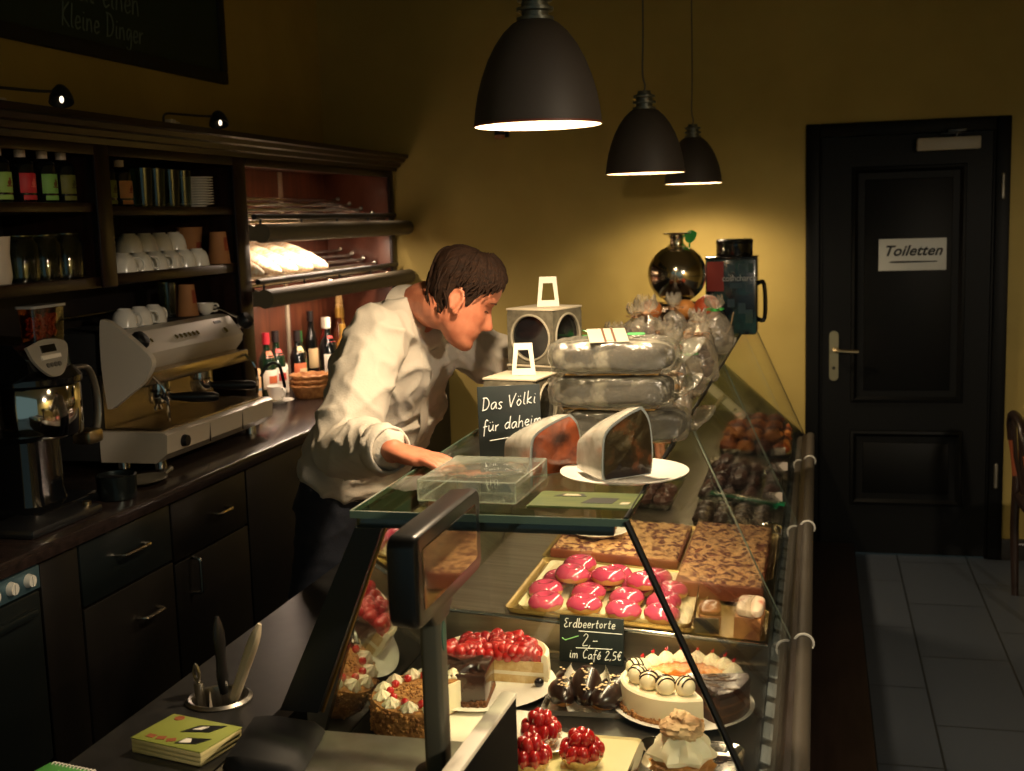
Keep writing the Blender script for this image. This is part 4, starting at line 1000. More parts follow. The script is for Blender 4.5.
# gift boxes with round windows
grey_box = M('grey_patterned_card', '#77715f', .6, col2='#5d5849', scale=60, detail=2)
boxtop = M('box_top_card', '#cfc3aa', .65)
dkwin = M('dark_window_film', '#15171a', .15, coat=.6)
def ring_panel(m, w, h, r, y, flip, mi=0):
    n = 40; an = [2*PI*i/n for i in range(n)]
    def sq(a):
        cx, cz = math.cos(a), math.sin(a); k_ = min(w/2/max(abs(cx), 1e-6), h/2/max(abs(cz), 1e-6)); return (cx*k_, cz*k_)
    return an, sq
def gift_box(loc, rz, label, s=.2, hh=.135):
    t = thing('gift_box', label, 'box', loc, rz)
    m = MB(); n = 40; r = s*.39
    an = [2*PI*(i+.5)/n for i in range(n)]
    def sqp(a):
        cx, cz = math.cos(a), math.sin(a); k_ = min(s/2/max(abs(cx), 1e-6), hh/2/max(abs(cz), 1e-6)); return cx*k_, cz*k_
    for f in range(4):
        mt = Matrix.Translation((0, 0, hh/2)) @ Matrix.Rotation(R(90*f), 4, 'Z')
        v = [(r*math.cos(a), -s/2, r*math.sin(a)) for a in an]+[(sqp(a)[0], -s/2, sqp(a)[1]) for a in an]+[(r*math.cos(a), -s/2+.006, r*math.sin(a)) for a in an]
        m.add(v, [(i, (i+1) % n, n+(i+1) % n, n+i) for i in range(n)]+[(i, (i+1) % n, 2*n+(i+1) % n, 2*n+i) for i in range(n)], 0, False, mt)
    for sx in (-1, 1):
        for sy in (-1, 1): m.b2((sx*(s/2-.001), sy*(s/2-.001), 0), (sx*(s/2-.006), sy*(s/2-.006), hh))
    m.b2((-s/2, -s/2, 0), (s/2, s/2, .003)); m.build('carton', grey_box, t, ang=30)
    m = MB(); m.b2((-s/2-.0015, -s/2-.0015, hh), (s/2+.0015, s/2+.0015, hh+.005), bev=.001); m.build('lid', boxtop, t, label='pale card lid')
    for f in range(4):
        mt = Matrix.Translation((0, 0, hh/2)) @ Matrix.Rotation(R(90*f), 4, 'Z')
        m = MB(); m.add([(r*1.02*math.cos(a), -s/2+.007, r*1.02*math.sin(a)) for a in an]+[(r*1.02*math.cos(a), -s/2+.009, r*1.02*math.sin(a)) for a in an], [tuple(range(n)), tuple(range(n, 2*n))]+[(i, (i+1) % n, n+(i+1) % n, n+i) for i in range(n)], 0, False, mt); m.build('round_window', dkwin, t)
        m = MB(); m.tube([mt @ Vector((r*1.06*math.cos(a), -s/2-.0005, r*1.06*math.sin(a))) for a in an], .003, 6, closed=True); m.build('window_ring', M('ring_print', '#a49c88', .6), t)
    return t
gift_box((-.672, 2.70, ZD), R(-10), 'nearer gift box with round window and white easel frame, behind the slate sign', .132)
gift_box((-.672, 2.95, ZD), R(-16), 'lower gift box behind the nearer one, carrying the top box', .136)
gift_box((-.668, 2.95, ZD+.1402), R(-20), 'topmost gift box with round dark windows and white easel frame', .136)
# support carton below the farther box so that it stands high
def easel(loc, rz, label, h=.075):
    t = thing('white_easel_frame', label, 'frame', loc, rz)
    m = MB(); n_ = 4
    o_ = [(-.028, 0), (.028, 0), (.021, h), (-.021, h)]; i_ = [(-.017, .016), (.017, .016), (.012, h-.016), (-.012, h-.016)]
    TM = Matrix.Rotation(R(82), 4, 'X')
    v = [(x, y, 0) for x, y in o_]+[(x, y, 0) for x, y in i_]+[(x, y, .007) for x, y in o_]+[(x, y, .007) for x, y in i_]
    f = []
    for i in range(4):
        j = (i+1) % 4; f += [(i, j, 4+j, 4+i), (8+i, 8+j, 12+j, 12+i), (i, j, 8+j, 8+i), (4+i, 4+j, 12+j, 12+i)]
    m.add(v, f, 0, False, TM); m.build('front_frame', M('white_card_frame', '#e9e2d2', .5), t)
    m = MB(); m.tube([(-.019, .01, h*.97), (-.023, .035, .003)], .003, 6); m.tube([(.019, .01, h*.97), (.023, .035, .003)], .003, 6); m.tube([(-.023, .035, .003), (.023, .035, .003)], .003, 6); m.build('back_leg', M('white_card_frame'), t)
    return t

# wrapped stollen stack
film = GLASS('clear_film', '#f1f1ec', .2, 1.45, .05, bump=1., bscale=38, haze=.2, hcol='#b5b3a6')
stol = M('stollen_crumb', '#a8a091', .75, col2='#4c3d30', scale=16, ramp=(.45, .62), bump=.5, bscale=40)
sugar = M('sugared_crust', '#a7a092', .8, col2='#2a1e15', scale=17, ramp=(.42, .54), bump=.5, bscale=60)
def blob_box(sx, sy, sz, nz=.006, seed=0., p=3.2, seg=36, rings=20, nf=18.):
    """superellipsoid pillow resting on z=0"""
    m = MB()
    def sp(c, e): return math.copysign(abs(c)**(2/e), c)
    v = []; f = []
    for k in range(rings+1):
        th = -PI/2+PI*k/rings
        for i in range(seg):
            a = 2*PI*i/seg
            q = Vector((sp(math.cos(th), p)*sp(math.cos(a), p)*sx/2, sp(math.cos(th), p)*sp(math.sin(a), p)*sy/2, sp(math.sin(th), p)*sz/2+sz/2))
            d = noise.noise(q*nf+Vector((seed, 0, seed)))
            q += Vector((q.x, q.y, q.z-sz/2)).normalized()*nz*d
            q.z = max(q.z, .0004); v.append(q)
    for k in range(rings):
        for i in range(seg):
            j = (i+1) % seg; f.append((k*seg+i, k*seg+j, (k+1)*seg+j, (k+1)*seg+i))
    m.add(v, f); return m
def stollen(loc, rz, label, seed, s=(.285, .155, .077), lab=True):
    t = thing('wrapped_stollen', label, 'wrapped cake', loc, rz, None)
    m = MB(); m.add(*[(q.v, q.f) for q in [blob_box(s[0]*.93, s[1]*.9, s[2]*.88, .008, seed, 4.)]][0], 0, True, Matrix.Translation((0, 0, .005))); m.build('loaf', sugar, t)
    q = blob_box(s[0], s[1], s[2]*1.03, .009, seed+3, 4.6, nf=48., seg=64, rings=34)
    q.tube(catmull([(s[0]*.49, -.02, .03), (s[0]*.58, .0, .045), (s[0]*.62, .02, .07)], 4), [.03, .026, .024, .02, .024, .028, .03, .032, .03], 12, flat=.25)
    q.build('film_wrap', film, t)
    m = MB(); m.box((0, 0, .0025), (s[0]*.72, s[1]*.72, .003), bev=.001); m.build('gold_board', M('gold_board', '#a8824a', .4, .4), t)
    if lab:
        m = MB(); m.box((-.01, -.03, s[2]+.009), (.085, .085, .0014), rot=(R(15), 0, R(14))); lb = m.build('paper_label', M('label_ivory', '#a89f8e', .6), t)
        m = MB()
        for x in (-.022, -.008, .012): m.box((x-.01, -.03+x*.25, s[2]+.0102+x*.07), (.005, .084, .001), rot=(R(15), 0, R(14)))
        m.build('brown_stripes', M('stripe_brown', '#5c4030', .6), lb)
        m = MB(); m.prism(rrect(.04, .016, .007), 0, .0012, mat=Matrix.Translation((.05, -.005, s[2]+.009)) @ Matrix.Rotation(R(12), 4, 'X')); m.build('green_sticker', M('sticker_green', '#4d9c58', .5), lb)
    return t
SX, SY = -.437, 2.63
stollen((SX+.02, SY+.02, ZD), R(4), 'film wrapped stollen, lowest of the stack of three', 1.1, lab=False)
stollen((SX-.005, SY, ZD+.078), R(-3), 'film wrapped stollen, middle of the stack of three', 2.3, lab=False)
stollen((SX, SY-.01, ZD+.156), R(2), 'film wrapped stollen with striped label, topmost of the stack', 3.7)
rib = M('bright_green_ribbon', '#3fae4e', .35)
def ribbon_bow(loc, label, rz=0., s=1.):
    t = thing('green_ribbon_bow', label, 'ribbon', loc, rz)
    m = MB()
    for sg in (-1, 1):
        m.tube(catmull([(0, 0, .004), (sg*.03*s, .008, .018*s), (sg*.055*s, 0, .008*s), (sg*.03*s, -.008, .004*s), (0, 0, .004)], 5), .007*s, 6, flat=.18)
    m.build('loops', rib, t)
    m = MB(); m.ball((0, 0, .007), (.01*s, .01*s, .008*s)); m.build('knot', rib, t)
    m = MB()
    for sg in (-1, 1): m.tube(catmull([(0, 0, .006), (sg*.04*s, -.012, .004), (sg*.075*s, -.02, .003)], 5), .006*s, 6, flat=.2)
    m.build('tails', rib, t); return t
# wrapped slices on the white plate and left of it
def slice_pack(loc, rz, label, face, w=.085, h=.085, l=.105):
    t = thing('wrapped_cake_slice', label, 'wrapped cake', loc, rz)
    pr = [(-w*.46, 0), (-w*.2, 0), (w*.2, 0), (w*.44, 0), (w*.5, h*.05), (w*.53, h*.4), (w*.47, h*.8), (w*.33, h*.99), (w*.24, h*.99), (-w*.05, h*.9), (-w*.33, h*.77), (-w*.46, h*.62), (-w*.5, h*.3), (-w*.5, h*.05)]
    pr = [(p.x, p.y) for p in catmull([(x, y, 0) for x, y in pr+pr[:1]], 4)[:-1]]
    pr = [(x, max(0, y)) for x, y in pr]
    k_ = len(pr)
    sc = [(0., 1.), (.3, .95), (.7, .8), (1., .62)]
    m = MB(); m.loft([[(x*s_, -l/2+u*l, y*s_+.0) for x, y in pr] for u, s_ in sc], 0); m.build('film_sides', M('frosted_film', '#b9b6aa', .25, coat=.5, col2='#8d897c', scale=16, bump=.5, bscale=30), t)
    m = MB(); m.loft([[(x*s_, -l/2-.001-.0025*(1-s_), y*s_+.001) for x, y in pr] for s_ in (1., .985)], 0); m.build('film_rim', M('film_rim', '#a9b0ae', .15, coat=.6), t)
    m = MB(); q = [(x*.93, y*.94+.003) for x, y in pr]; n2 = 7
    cx_ = sum(x for x, y in q)/k_; cy_ = sum(y for x, y in q)/k_
    rings = []
    for j in range(n2):
        f_2 = 1-j/(n2-.9); rings.append([(cx_+(x-cx_)*f_2, -l/2-.0035-.004*(1-f_2)+.0022*noise.noise(Vector((x*f_2*70, y*f_2*70, rz*9))), cy_+(y-cy_)*f_2) for x, y in q])
    m.loft(rings, 0); m.build('cut_face', face, t)
    return t
face1 = M('fruit_cake_face', '#b9562a', .25, col2='#4a1f14', scale=22, ramp=(.4, .66), coat=.8, bump=.4)
face2 = M('chocolate_cake_face', '#1c1210', .25, col2='#6a3a20', scale=20, ramp=(.55, .72), coat=.8, bump=.4)
slice_pack((-.55, 2.325, ZD), R(42), 'wrapped cake slice with orange fruity cut face, left of the plate', face1, .115, .115, .15)
slice_pack((-.385, 2.222, ZD+.0165), R(42), 'wrapped cake slice with black chocolate cut face on the white plate', face2, .11, .13, .125)

# crowd of tied cellophane bags
cell = GLASS('cellophane', '#f2efe6', .16, 1.45, .04, bump=.9, bscale=26, haze=.26, hcol='#d9d2c4')
copper = M('copper_foil', '#b08a6a', .4, .5)
fills = [M('brown_biscuits', '#6b4a33', .6, col2='#463024', scale=30), M('grey_pralines', '#8b8173', .6, col2='#5d554b', scale=30), M('dark_chocolates', '#2b1a14', .35), M('golden_biscuits', '#a67c48', .6, col2='#7d5730', scale=30)]
def bag_proto(fi, r, h, seed, tie):
    t = thing('cellophane_bag', 'x', 'bag', (0, 0, 0))
    random.seed(seed)
    m = MB()
    for i in range(16):
        a = random.random()*6.28; q = random.random()**.5*r*.66
        m.ball((q*math.cos(a), q*math.sin(a), .015+random.random()*h*.55), (.019, .017, .012), 0, 10, 7, .25, 25, i, rot=(random.random(), random.random(), 0))
    m.build('filling', fills[fi], t)
    m = MB(); prof = [(0, 0), (r*.85, .002), (r, .02), (r*1.02, h*.3), (r*.92, h*.55), (r*.6, h*.75), (r*.22, h*.86), (r*.14, h*.9), (r*.22, h*.94), (r*.4, h*1.02), (r*.5, h*1.1), (r*.44, h*1.16)]
    rings = []
    for rr, z in prof:
        rings.append([(rr*math.cos(a)*(1+.2*noise.noise(Vector((math.cos(a)*3.3, math.sin(a)*3.3, z*45+seed)))+(.2*math.sin(9*a+seed+4*math.sin(2*a+seed)) if z > h*.6 else 0)), rr*math.sin(a)*(1+.2*noise.noise(Vector((math.cos(a)*3.3+5, math.sin(a)*3.3, z*45+seed)))+(.2*math.sin(9*a+seed+4*math.sin(2*a+seed)) if z > h*.6 else 0)), z+(.01*math.sin(9*a+1) if z > h else 0)) for a in [2*PI*i/54 for i in range(54)]])
    m.loft(rings, cap=False); m.build('wrap', cell, t, ang=0)
    m = MB(); m.tube([(r*.18*math.cos(a), r*.18*math.sin(a), h*.885) for a in [2*PI*i/14 for i in range(14)]], .004, 6, closed=True)
    for k_ in range(4):
        a = k_*PI/2+.4; m.tube(catmull([(0, 0, h*.89), (.02*math.cos(a), .02*math.sin(a), h*.93), (.035*math.cos(a), .035*math.sin(a), h*.9), (.012*math.cos(a), .012*math.sin(a), h*.88)], 4), .0055, 6, flat=.2)
    m.build('tie', tie, t); return t
bp = [bag_proto(0, .058, .16, 1, copper), bag_proto(1, .055, .15, 2, rib), bag_proto(2, .05, .17, 3, copper), bag_proto(3, .057, .155, 4, copper)]
bag_used = [False]*4
def bag(pi, x, y, z, rz, label, s=1.):
    t = bp[pi] if not bag_used[pi] else copytree(bp[pi]); bag_used[pi] = True
    t.location = (x, y, z); t.rotation_euler = (0, 0, rz); t.scale = (s, s, s); tag(t, label, 'bag', 'tied cellophane bags on the glass top')
bag(1, -.60, 3.62, ZD, .3, 'tied clear bag behind the stollen stack at the left of the bags')
bag(0, -.55, 3.95, ZD, 1.3, 'tied clear bag with copper bow in front of the steel vase', 1.25)
bag(3, -.46, 3.70, ZD, 2.1, 'tied clear bag with golden biscuits in the middle of the front row')
bag(1, -.41, 3.45, ZD, 4., 'tied clear bag with grey sweets just behind the stollen film')
bag(2, -.37, 3.15, ZD, .7, 'tied clear bag of dark chocolates beside the stollen, white tag on it', 1.)
bag(3, -.39, 4.05, ZD, 5., 'tied clear bag near the glass edge in front of the tin')
bag(0, -.345, 3.6, ZD, 2.6, 'tied clear bag at the glass edge, middle of the front row')
bag(2, -.50, 4.3, ZD, 3.3, 'tied clear bag of dark chocolates right in front of the steel vase', 1.1)
bag(1, -.36, 4.38, ZD, 1.9, 'tied clear bag with copper bow left of the printed tin', 1.15)
bag(0, -.63, 4.25, ZD, .9, 'tied clear bag farthest left at the back')
bag(3, -.345, 2.93, ZD, .9, 'tied clear bag nearest the camera at the glass edge', .8)
bag(1, -.35, 3.33, ZD, 2.9, 'tied clear bag with grey sweets right at the sloping glass edge', .85)
m = MB(); m.box((0, 0, .03), (.04, .001, .05)); tg = m.build('price_tag', paper, None, (-.375, 3.092, ZD+.045), R(10)); tag(tg, 'small white price tag on the bag of dark chocolates', 'tag')
ribbon_bow((-.55, 3.03, ZD+.19), 'green ribbon bow above the stollen stack, against the bags', R(10), 1.2)
# fruit
def fruit(x, y, z, r, col, label):
    t = thing('orange', label, 'fruit', (x, y, z))
    m = MB(); m.ball((0, 0, r*.93), (r, r, r*.93), 0, 24, 16, .03, 20); m.build('peel', M('peel_'+col, col, .45, bump=.35, bscale=220), t)
    m = MB(); m.ball((0, 0, r*1.84), (.005, .005, .003)); m.build('stem', M('stem_green_brown', '#5b5a2c', .7), t)
t = thing('wooden_crate', 'low dark crate raising the fruit and the steel vase', 'crate', (-.53, 4.6, ZD))
m = MB(); m.b2((-.16, -.06, 0), (.16, .385, .1), bev=.004); m.build('crate_body', M('crate_dark', '#3a2a1c', .6), t)
m = MB()
for z in (.03, .07): m.b2((-.162, -.062, z-.003), (.162, .387, z+.003))
m.build('crate_slat', M('crate_slat', '#4c3826', .6), t)
fruit(-.62, 4.6, ZD+.1, .042, '#c9783c', 'orange fruit at the left behind the bags')
fruit(-.49, 4.6, ZD+.1, .042, '#d6904a', 'pale orange fruit in front of the steel vase')
fruit(-.405, 4.6, ZD+.1, .05, '#b9502c', 'red orange fruit in front of the printed tin')
t = thing('cardboard_scrap', 'pale curved piece of card next to the red orange fruit', 'card', (-.325, 4.55, ZD))
m = MB(); m.tube(catmull([(-.03, 0, .02), (.005, 0, .07), (.02, 0, .13)], 4), .02, 8, flat=.12, up=(1, 0, 0)); m.build('card', M('pale_card', '#d9b98e', .7), t)
# polished steel ball vase
t = thing('steel_vase', 'polished steel ball shaped vase with flared neck at the back', 'vase', (-.553, 4.9, ZD+.1))
m = MB(); m.lathe([(0, 0), (.07, 0), (.075, .01), (.07, .03), (.085, .045)], n=40); m.build('foot', M('mirror_steel', '#d9d0bd', .14, 1.), t)
m = MB(); pr = [(.118*math.cos(R(a)), .16+.118*math.sin(R(a))) for a in range(-76, 76, 8)]; m.lathe(pr, n=48); m.tube([(.1188*math.cos(a), .1188*math.sin(a), .155) for a in [2*PI*i/48 for i in range(48)]], .0025, 6, closed=True); m.build('ball', M('mirror_steel'), t)
m = MB(); m.lathe([(.04, .272), (.028, .282), (.026, .3), (.034, .315), (.058, .322), (.06, .326), (.05, .326), (.03, .31), (.022, .3)], n=40); m.build('flared_neck', M('mirror_steel'), t)
m = MB(); m.prism([(p.x, p.y) for p in catmull([(0, 0, 0), (.025, .015, 0), (.05, .0, 0), (.03, -.035, 0), (.005, -.03, 0), (0, 0, 0)], 4)[:-1]], 0, .004, mat=Matrix.Translation((.03, .02, .32)) @ Matrix.Rotation(R(75), 4, 'X'))
m.prism([(-.003, -.06), (.003, -.06), (.003, .0), (-.003, 0)], 0, .003, mat=Matrix.Translation((.05, .02, .3)) @ Matrix.Rotation(R(75), 4, 'X'))
m.build('green_tag', rib, t, label='green leaf shaped tag')
# printed tin with black canister on it
t = thing('printed_tin', 'tall dark printed tin box with red corner beside the steel vase', 'tin', (-.345, 5.08, ZD), R(0)); t.scale = (.97, 1, 1.1)
m = MB(); m.box((0, 0, .145), (.215, .16, .29), bev=.012); tb = m.build('tin_body', M('tin_print', '#101a22', .25, col2='#1f4a4a', scale=13, ramp=(.45, .7), coat=.4), t)
m = MB(); m.box((0, 0, .288), (.219, .164, .012), bev=.005); m.build('tin_lid', gloss, tb)
m = MB(); m.b2((-.1, -.0812, .165), (-.03, -.0795, .275)); m.build('red_patch', M('tin_red', '#8a2a20', .4), tb)
random.seed(11)
for i, (x, z, w_, h_) in enumerate(((.0, .25, .03, .03), (.045, .245, .03, .04), (.083, .25, .022, .035), (.02, .185, .05, .02), (.075, .175, .03, .03), (.045, .1, .03, .04), (.075, .07, .03, .05), (.0, .12, .03, .03))):
    m = MB(); m.b2((x-w_/2, -.0812, z-h_/2), (x+w_/2, -.0796, z+h_/2)); m.build('printed_patch', M('tin_blue', '#2b4254', .4, col2='#27453a', scale=9), tb)
v, f = text_mesh('coshcharch', .033, ext=.0006, sp=.95)
m = MB(); m.add(v, f, 0, False, Matrix.Translation((.035, -.0815, .212)) @ SG); m.build('lettering', M('tin_letter_grey', '#b4b6b2', .5), tb)
m = MB(); m.tube(catmull([(.105, -.02, .19), (.135, -.02, .185), (.137, -.02, .06), (.105, -.02, .055)], 4), .009, 8); m.build('side_handle', gloss, tb)
t = thing('black_canister', 'round glossy black canister standing on the printed tin', 'canister', (-.335, 5.08, ZD+.3234))
m = MB(); m.lathe([(0, 0), (.073, 0), (.075, .004), (.075, .062), (.072, .066), (0, .067)], n=36); m.build('canister_body', gloss, t)
m = MB(); m.lathe([(.0753, .05), (.0765, .052), (.0765, .064), (.07, .069), (0, .07)], n=36); m.build('lid', M('lid_black_metal', '#2a2c2c', .2, .8), t)
# cards along the sloping glass edge
t = thing('card_stack', 'stack of pale printed cards at the glass edge below the tin', 'cards', (-.35, 4.75, ZD), R(12))
m = MB(); m.box((0, 0, .01), (.07, .1, .02), bev=.002); m.build('cards', M('card_lilac_white', '#c3bcae', .6, col2='#a59d90', scale=30, stretch=(1, 1, 20)), t)
easel((-.662, 2.69, ZD+.1402), R(14), 'small white easel frame leaning on the nearer gift box')
easel((-.655, 2.94, ZD+.2804), R(10), 'small white easel frame on the topmost gift box')
# ------------------------------------------------------------------ front deck: cakes
ZF = .62
cream = M('whipped_cream', '#efe3c4', .5, sss=.15)
straw = M('glazed_strawberry', '#9a0d15', .14, col2='#c42a26', scale=14, coat=.9, ramp=(.4, .7))
cherry = M('cherry_red', '#c3222a', .18, coat=.7)
choc = M('dark_chocolate', '#21110c', .28, coat=.4)
chocm = M('chocolate_ganache', '#2a1710', .25, coat=.5, col2='#38201a', scale=20)
sponge = M('pale_sponge', '#d9bd86', .8, col2='#c49f62', scale=60, bump=.5, bscale=120)
nutm = M('nut_crumbs', '#8a5a2e', .75, col2='#c08a4e', scale=70, ramp=(.4, .6), bump=.8, bscale=150)
biscuit = M('biscuit_base', '#7a4a25', .8, col2='#4c2a14', scale=60, bump=.8, bscale=120)
def plate(loc, r, label, name='plate'):
    t = thing(name, label, 'plate', loc)
    m = MB(); m.lathe([(0, .002), (r*.55, .002), (r*.6, 0), (r*.64, .003), (r*.97, .012), (r, .0145), (r*.96, .0155), (r*.63, .007), (0, .006)], n=56); m.build('plate', white, t); return t
def dollop(m, c, r, h, turns=5, mi=0, a0=0.):
    rings = []
    n = 20
    for k in range(9):
        u = k/8; rr = r*(1-u**1.6)*(1 if k else .9)
        rings.append([(c[0]+rr*(1+.16*math.cos(7*(2*PI*i/n)+5*u+a0))*math.cos(2*PI*i/n), c[1]+rr*(1+.16*math.cos(7*(2*PI*i/n)+5*u+a0))*math.sin(2*PI*i/n), c[2]+h*u) for i in range(n)])
    m.loft(rings, mi)
def swirl(m, c, r, h, turns=3, tr=.012, mi=0):
    pts = []; n = 26*turns
    for k in range(n+1):
        u = k/n; a = 2*PI*turns*u; pts.append((c[0]+r*(1-u)**.8*math.cos(a), c[1]+r*(1-u)**.8*math.sin(a), c[2]+h*u))
    m.tube(pts, [tr*(1-.6*k/n) for k in range(n+1)], 8, mi)
ZP = ZF+.007
# plate with strawberry cake and ganache block
PA = (-.715, 2.43)
plate((PA[0], PA[1], ZF), .165, 'round white plate under the strawberry cake and the chocolate block')
t = thing('strawberry_cake', 'half strawberry cake with red glazed berries and cream rim on a white plate', 'cake', (-.70, 2.455, ZP), R(4))
m = MB(); m.lathe([(0, 0), (.122, 0), (.122, .05), (0, .05)], n=40, arc=(R(-6), R(186)), cap=False); m.build('cake_body', sponge, t)
m = MB(); m.lathe([(0, .018), (.1225, .018), (.1225, .026), (0, .026)], n=40, arc=(R(-6.3), R(186.3))); m.build('cream_layer', cream, t)
m = MB(); m.lathe([(.121, 0), (.131, 0), (.133, .03), (.131, .064), (.124, .069), (.117, .062), (.117, .05), (.121, .049)], n=48, arc=(R(-6), R(186))); m.build('cream_rim', cream, t)
m = MB(); random.seed(2); n_ = 0
for k in range(85):
    a = R(-3+random.random()*186); q = .106*random.random()**.5
    if q*math.sin(a) < -.004: continue
    m.ball((q*math.cos(a), q*math.sin(a), .066+random.random()*.006), (.0165, .0135, .013), 0, 12, 8, rot=(random.random()*.8, random.random()*.8, random.random()*6))
for k in range(11): m.ball((-.1+.02*k, .0, .058+random.random()*.004), (.0145, .0115, .015), 0, 12, 8, rot=(0, 0, random.random()))
m.lathe([(0, .049), (.117, .049), (.117, .064), (0, .066)], n=40, arc=(R(-4), R(184)))
o = m.build('strawberries', straw, t); o['kind'] = 'stuff'
m = MB(); m.ball((.115, -.022, .012), (.011, .011, .011)); o = m.build('blackberry', M('black_berry', '#120d14', .2, coat=.6), None, (-.70, 2.455, ZP)); tag(o, 'single shiny black grape on the white plate at the cut of the strawberry cake', 'fruit')
t = thing('chocolate_cake_block', 'dark glossy chocolate ganache cake block left of the strawberry cake', 'cake', (-.735, 2.352, ZP), R(6)); t.scale = (1.22, 1.06, 1.08)
m = MB(); m.box((0, 0, .036), (.1, .115, .066), bev=.005); m.build('ganache_block', chocm, t)
m = MB(); m.box((0, 0, .008), (.103, .118, .015), bev=.004)
random.seed(8)
for k in range(60):
    a = random.random(); m.ball((-.052+.104*a, -.06+random.uniform(-.002, .003), random.uniform(.002, .016)), random.uniform(.002, .0042), 0, 6, 5)
m.build('biscuit_base', biscuit, t)
m = MB()
for x in (-.03, .022):
    m.tube(catmull([(x-.02, -.045, .069), (x, -.03, .078), (x+.012, -.02, .074), (x+.02, -.04, .07)], 4), .006, 8)
m.tube(catmull([(-.04, .05, .0695), (.0, .01, .0705), (.03, -.05, .0695)], 4), .0025, 6); m.tube(catmull([(.03, .05, .0695), (.0, .01, .0705), (-.03, -.02, .0695)], 4), .0025, 6)
m.build('chocolate_swirls', chocm, t)
# nut cake with cream dollops and cherries
t = thing('cake_board', 'white board under the nut cake behind the display pole', 'board', (-.70, 2.205, ZF), R(-8))
MB().box((0, 0, .002), (.25, .25, .004), bev=.001).build('board', paper, t)
t = thing('nut_cream_cake', 'cut nut cake with ring of cream dollops and red cherries, left of the pole', 'cake', (-.765, 2.215, ZF+.004), 0)
a0, a1 = R(62), R(304)
m = MB(); m.lathe([(0, 0), (.115, 0), (.118, .006), (.118, .062), (.114, .069), (0, .069)], n=48, arc=(a0, a1)); m.build('crumb_coat', nutm, t)
m = MB()
for a, s_ in ((a0, 1), (a1, -1)):
    m.b2((.004, -.001, .004), (.115, .001, .066)); 
q = MB()
for a, s_ in ((a0, -1), (a1, 1)):
    mt = Matrix.Rotation(a, 4, 'Z') @ Matrix.Translation((0, s_*.0015, 0)); c_ = MB().b2((.004, -.002, .004), (.114, .002, .066)); q.add(c_.v, c_.f, 0, False, mt)
q.build('cream_cut_face', cream, t)
m = MB(); m2 = MB(); k = 0
for i in range(9):
    a = a0+R(12)+(a1-a0-R(24))*i/8; dollop(m, (.094*math.cos(a), .094*math.sin(a), .068), .019, .02, a0=i)
    if i < 8:
        b = a+(a1-a0-R(24))/16; m2.ball((.077*math.cos(b), .077*math.sin(b), .075), .0085, 0, 12, 8)
m.build('cream_dollops', cream, t); m2.build('cherries', cherry, t)
m = MB(); random.seed(4)
for k in range(260):
    a = random.uniform(a0, a1); m.ball((.118*math.cos(a), .118*math.sin(a), random.uniform(.002, .066)), random.uniform(.0022, .0045), 0, 6, 4)
for k in range(120):
    a = random.uniform(a0, a1); q_ = random.random()**.5*.066; m.ball((q_*math.cos(a), q_*math.sin(a), .07), random.uniform(.0018, .0036), 0, 6, 4)
o = m.build('nut_chips', nutm, t); o['kind'] = 'stuff'
# eclair tray
t = thing('eclair_tray', 'small white and silver tray under the chocolate eclairs', 'tray', (-.463, 2.375, ZF), R(3))
pl2 = rrect(.19, .135, .02)
m = MB(); m.loft([[(x*s_, y*s_, z) for x, y in pl2] for z, s_ in ((0, .86), (.0, .9), (.012, .98), (.0135, 1.), (.012, .99), (.004, .89), (.0035, .5))]); m.build('tray', M('silver_white_tray', '#cfcbc2', .22, .5), t)
def eclair(x, y, z, rz, tilt, label, s=1., paperc=False):
    t = thing('chocolate_eclair', label, 'eclair', (x, y, z), rz, 'chocolate eclairs on the small tray')
    RM = Matrix.Rotation(tilt, 4, 'X')
    s *= 1.15; L_ = .086*s; w_ = .026*s
    m = MB(); rings = []
    for k in range(13):
        u = k/12; r_ = max(.05, math.sin(PI*u)**.5); rings.append([RM @ Vector((w_*r_*math.cos(a)*(1+.06*noise.noise(Vector((u*9, a, rz)))), -L_/2+u*L_, .024*s+.021*s*r_*math.sin(a))) for a in [2*PI*i/18 for i in range(18)]])
    m.loft(rings); m.build('bun', M('baked_bun', '#a8743c', .6), t)
    m = MB(); rings = []
    for k in range(13):
        u = k/12; r_ = max(.05, math.sin(PI*u)**.5); rings.append([RM @ Vector((w_*1.05*r_*math.cos(a)*(1+.05*noise.noise(Vector((u*12, a*2, rz)))), -L_/2*1.03+u*L_*1.03, .025*s+.024*s*r_*math.sin(a))) for a in [R(-35)+R(250)*i/18 for i in range(19)]])
    m.loft(rings); m.build('chocolate_coat', choc, t)
    m = MB(); random.seed(int(abs(rz)*100)+3)
    for k in range(14):
        u = random.uniform(-.35, .35); q_ = random.uniform(-.3, .3)
        m.ball(RM @ Vector((q_*w_, u*L_, .0487*s-(q_**2)*.01)), (.003, .004, .001), 0, 6, 4, rot=(0, 0, random.random()*3))
    m.build('almond_flakes', M('almond_cream', '#c9b08a', .7), t)
    if paperc:
        m = MB(); rings = []
        for k in range(9):
            u = k/8; rings.append([RM @ Vector((w_*(1.2+.25*abs(math.cos(a)))*math.cos(a)*(.8+.35*math.sin(PI*u)), -L_*.55+u*L_*1.1, .024*s+.03*s*math.sin(a))) for a in [R(165)+R(210)*i/20 for i in range(21)]])
        m.loft(rings, cap=False, closed=False); m.build('paper_case', paper, t)
    return t
eclair(-.515, 2.35, ZF+.006, R(14), 0, 'dark chocolate eclair at the left front of the small tray')
eclair(-.42, 2.345, ZF+.006, R(-24), 0, 'dark chocolate eclair at the right front of the small tray')
eclair(-.515, 2.42, ZF+.006, R(35), R(0), 'dark chocolate eclair at the back left of the small tray', .9)
eclair(-.405, 2.415, ZF+.006, R(-60), R(0), 'dark chocolate eclair at the back right of the small tray', .9)
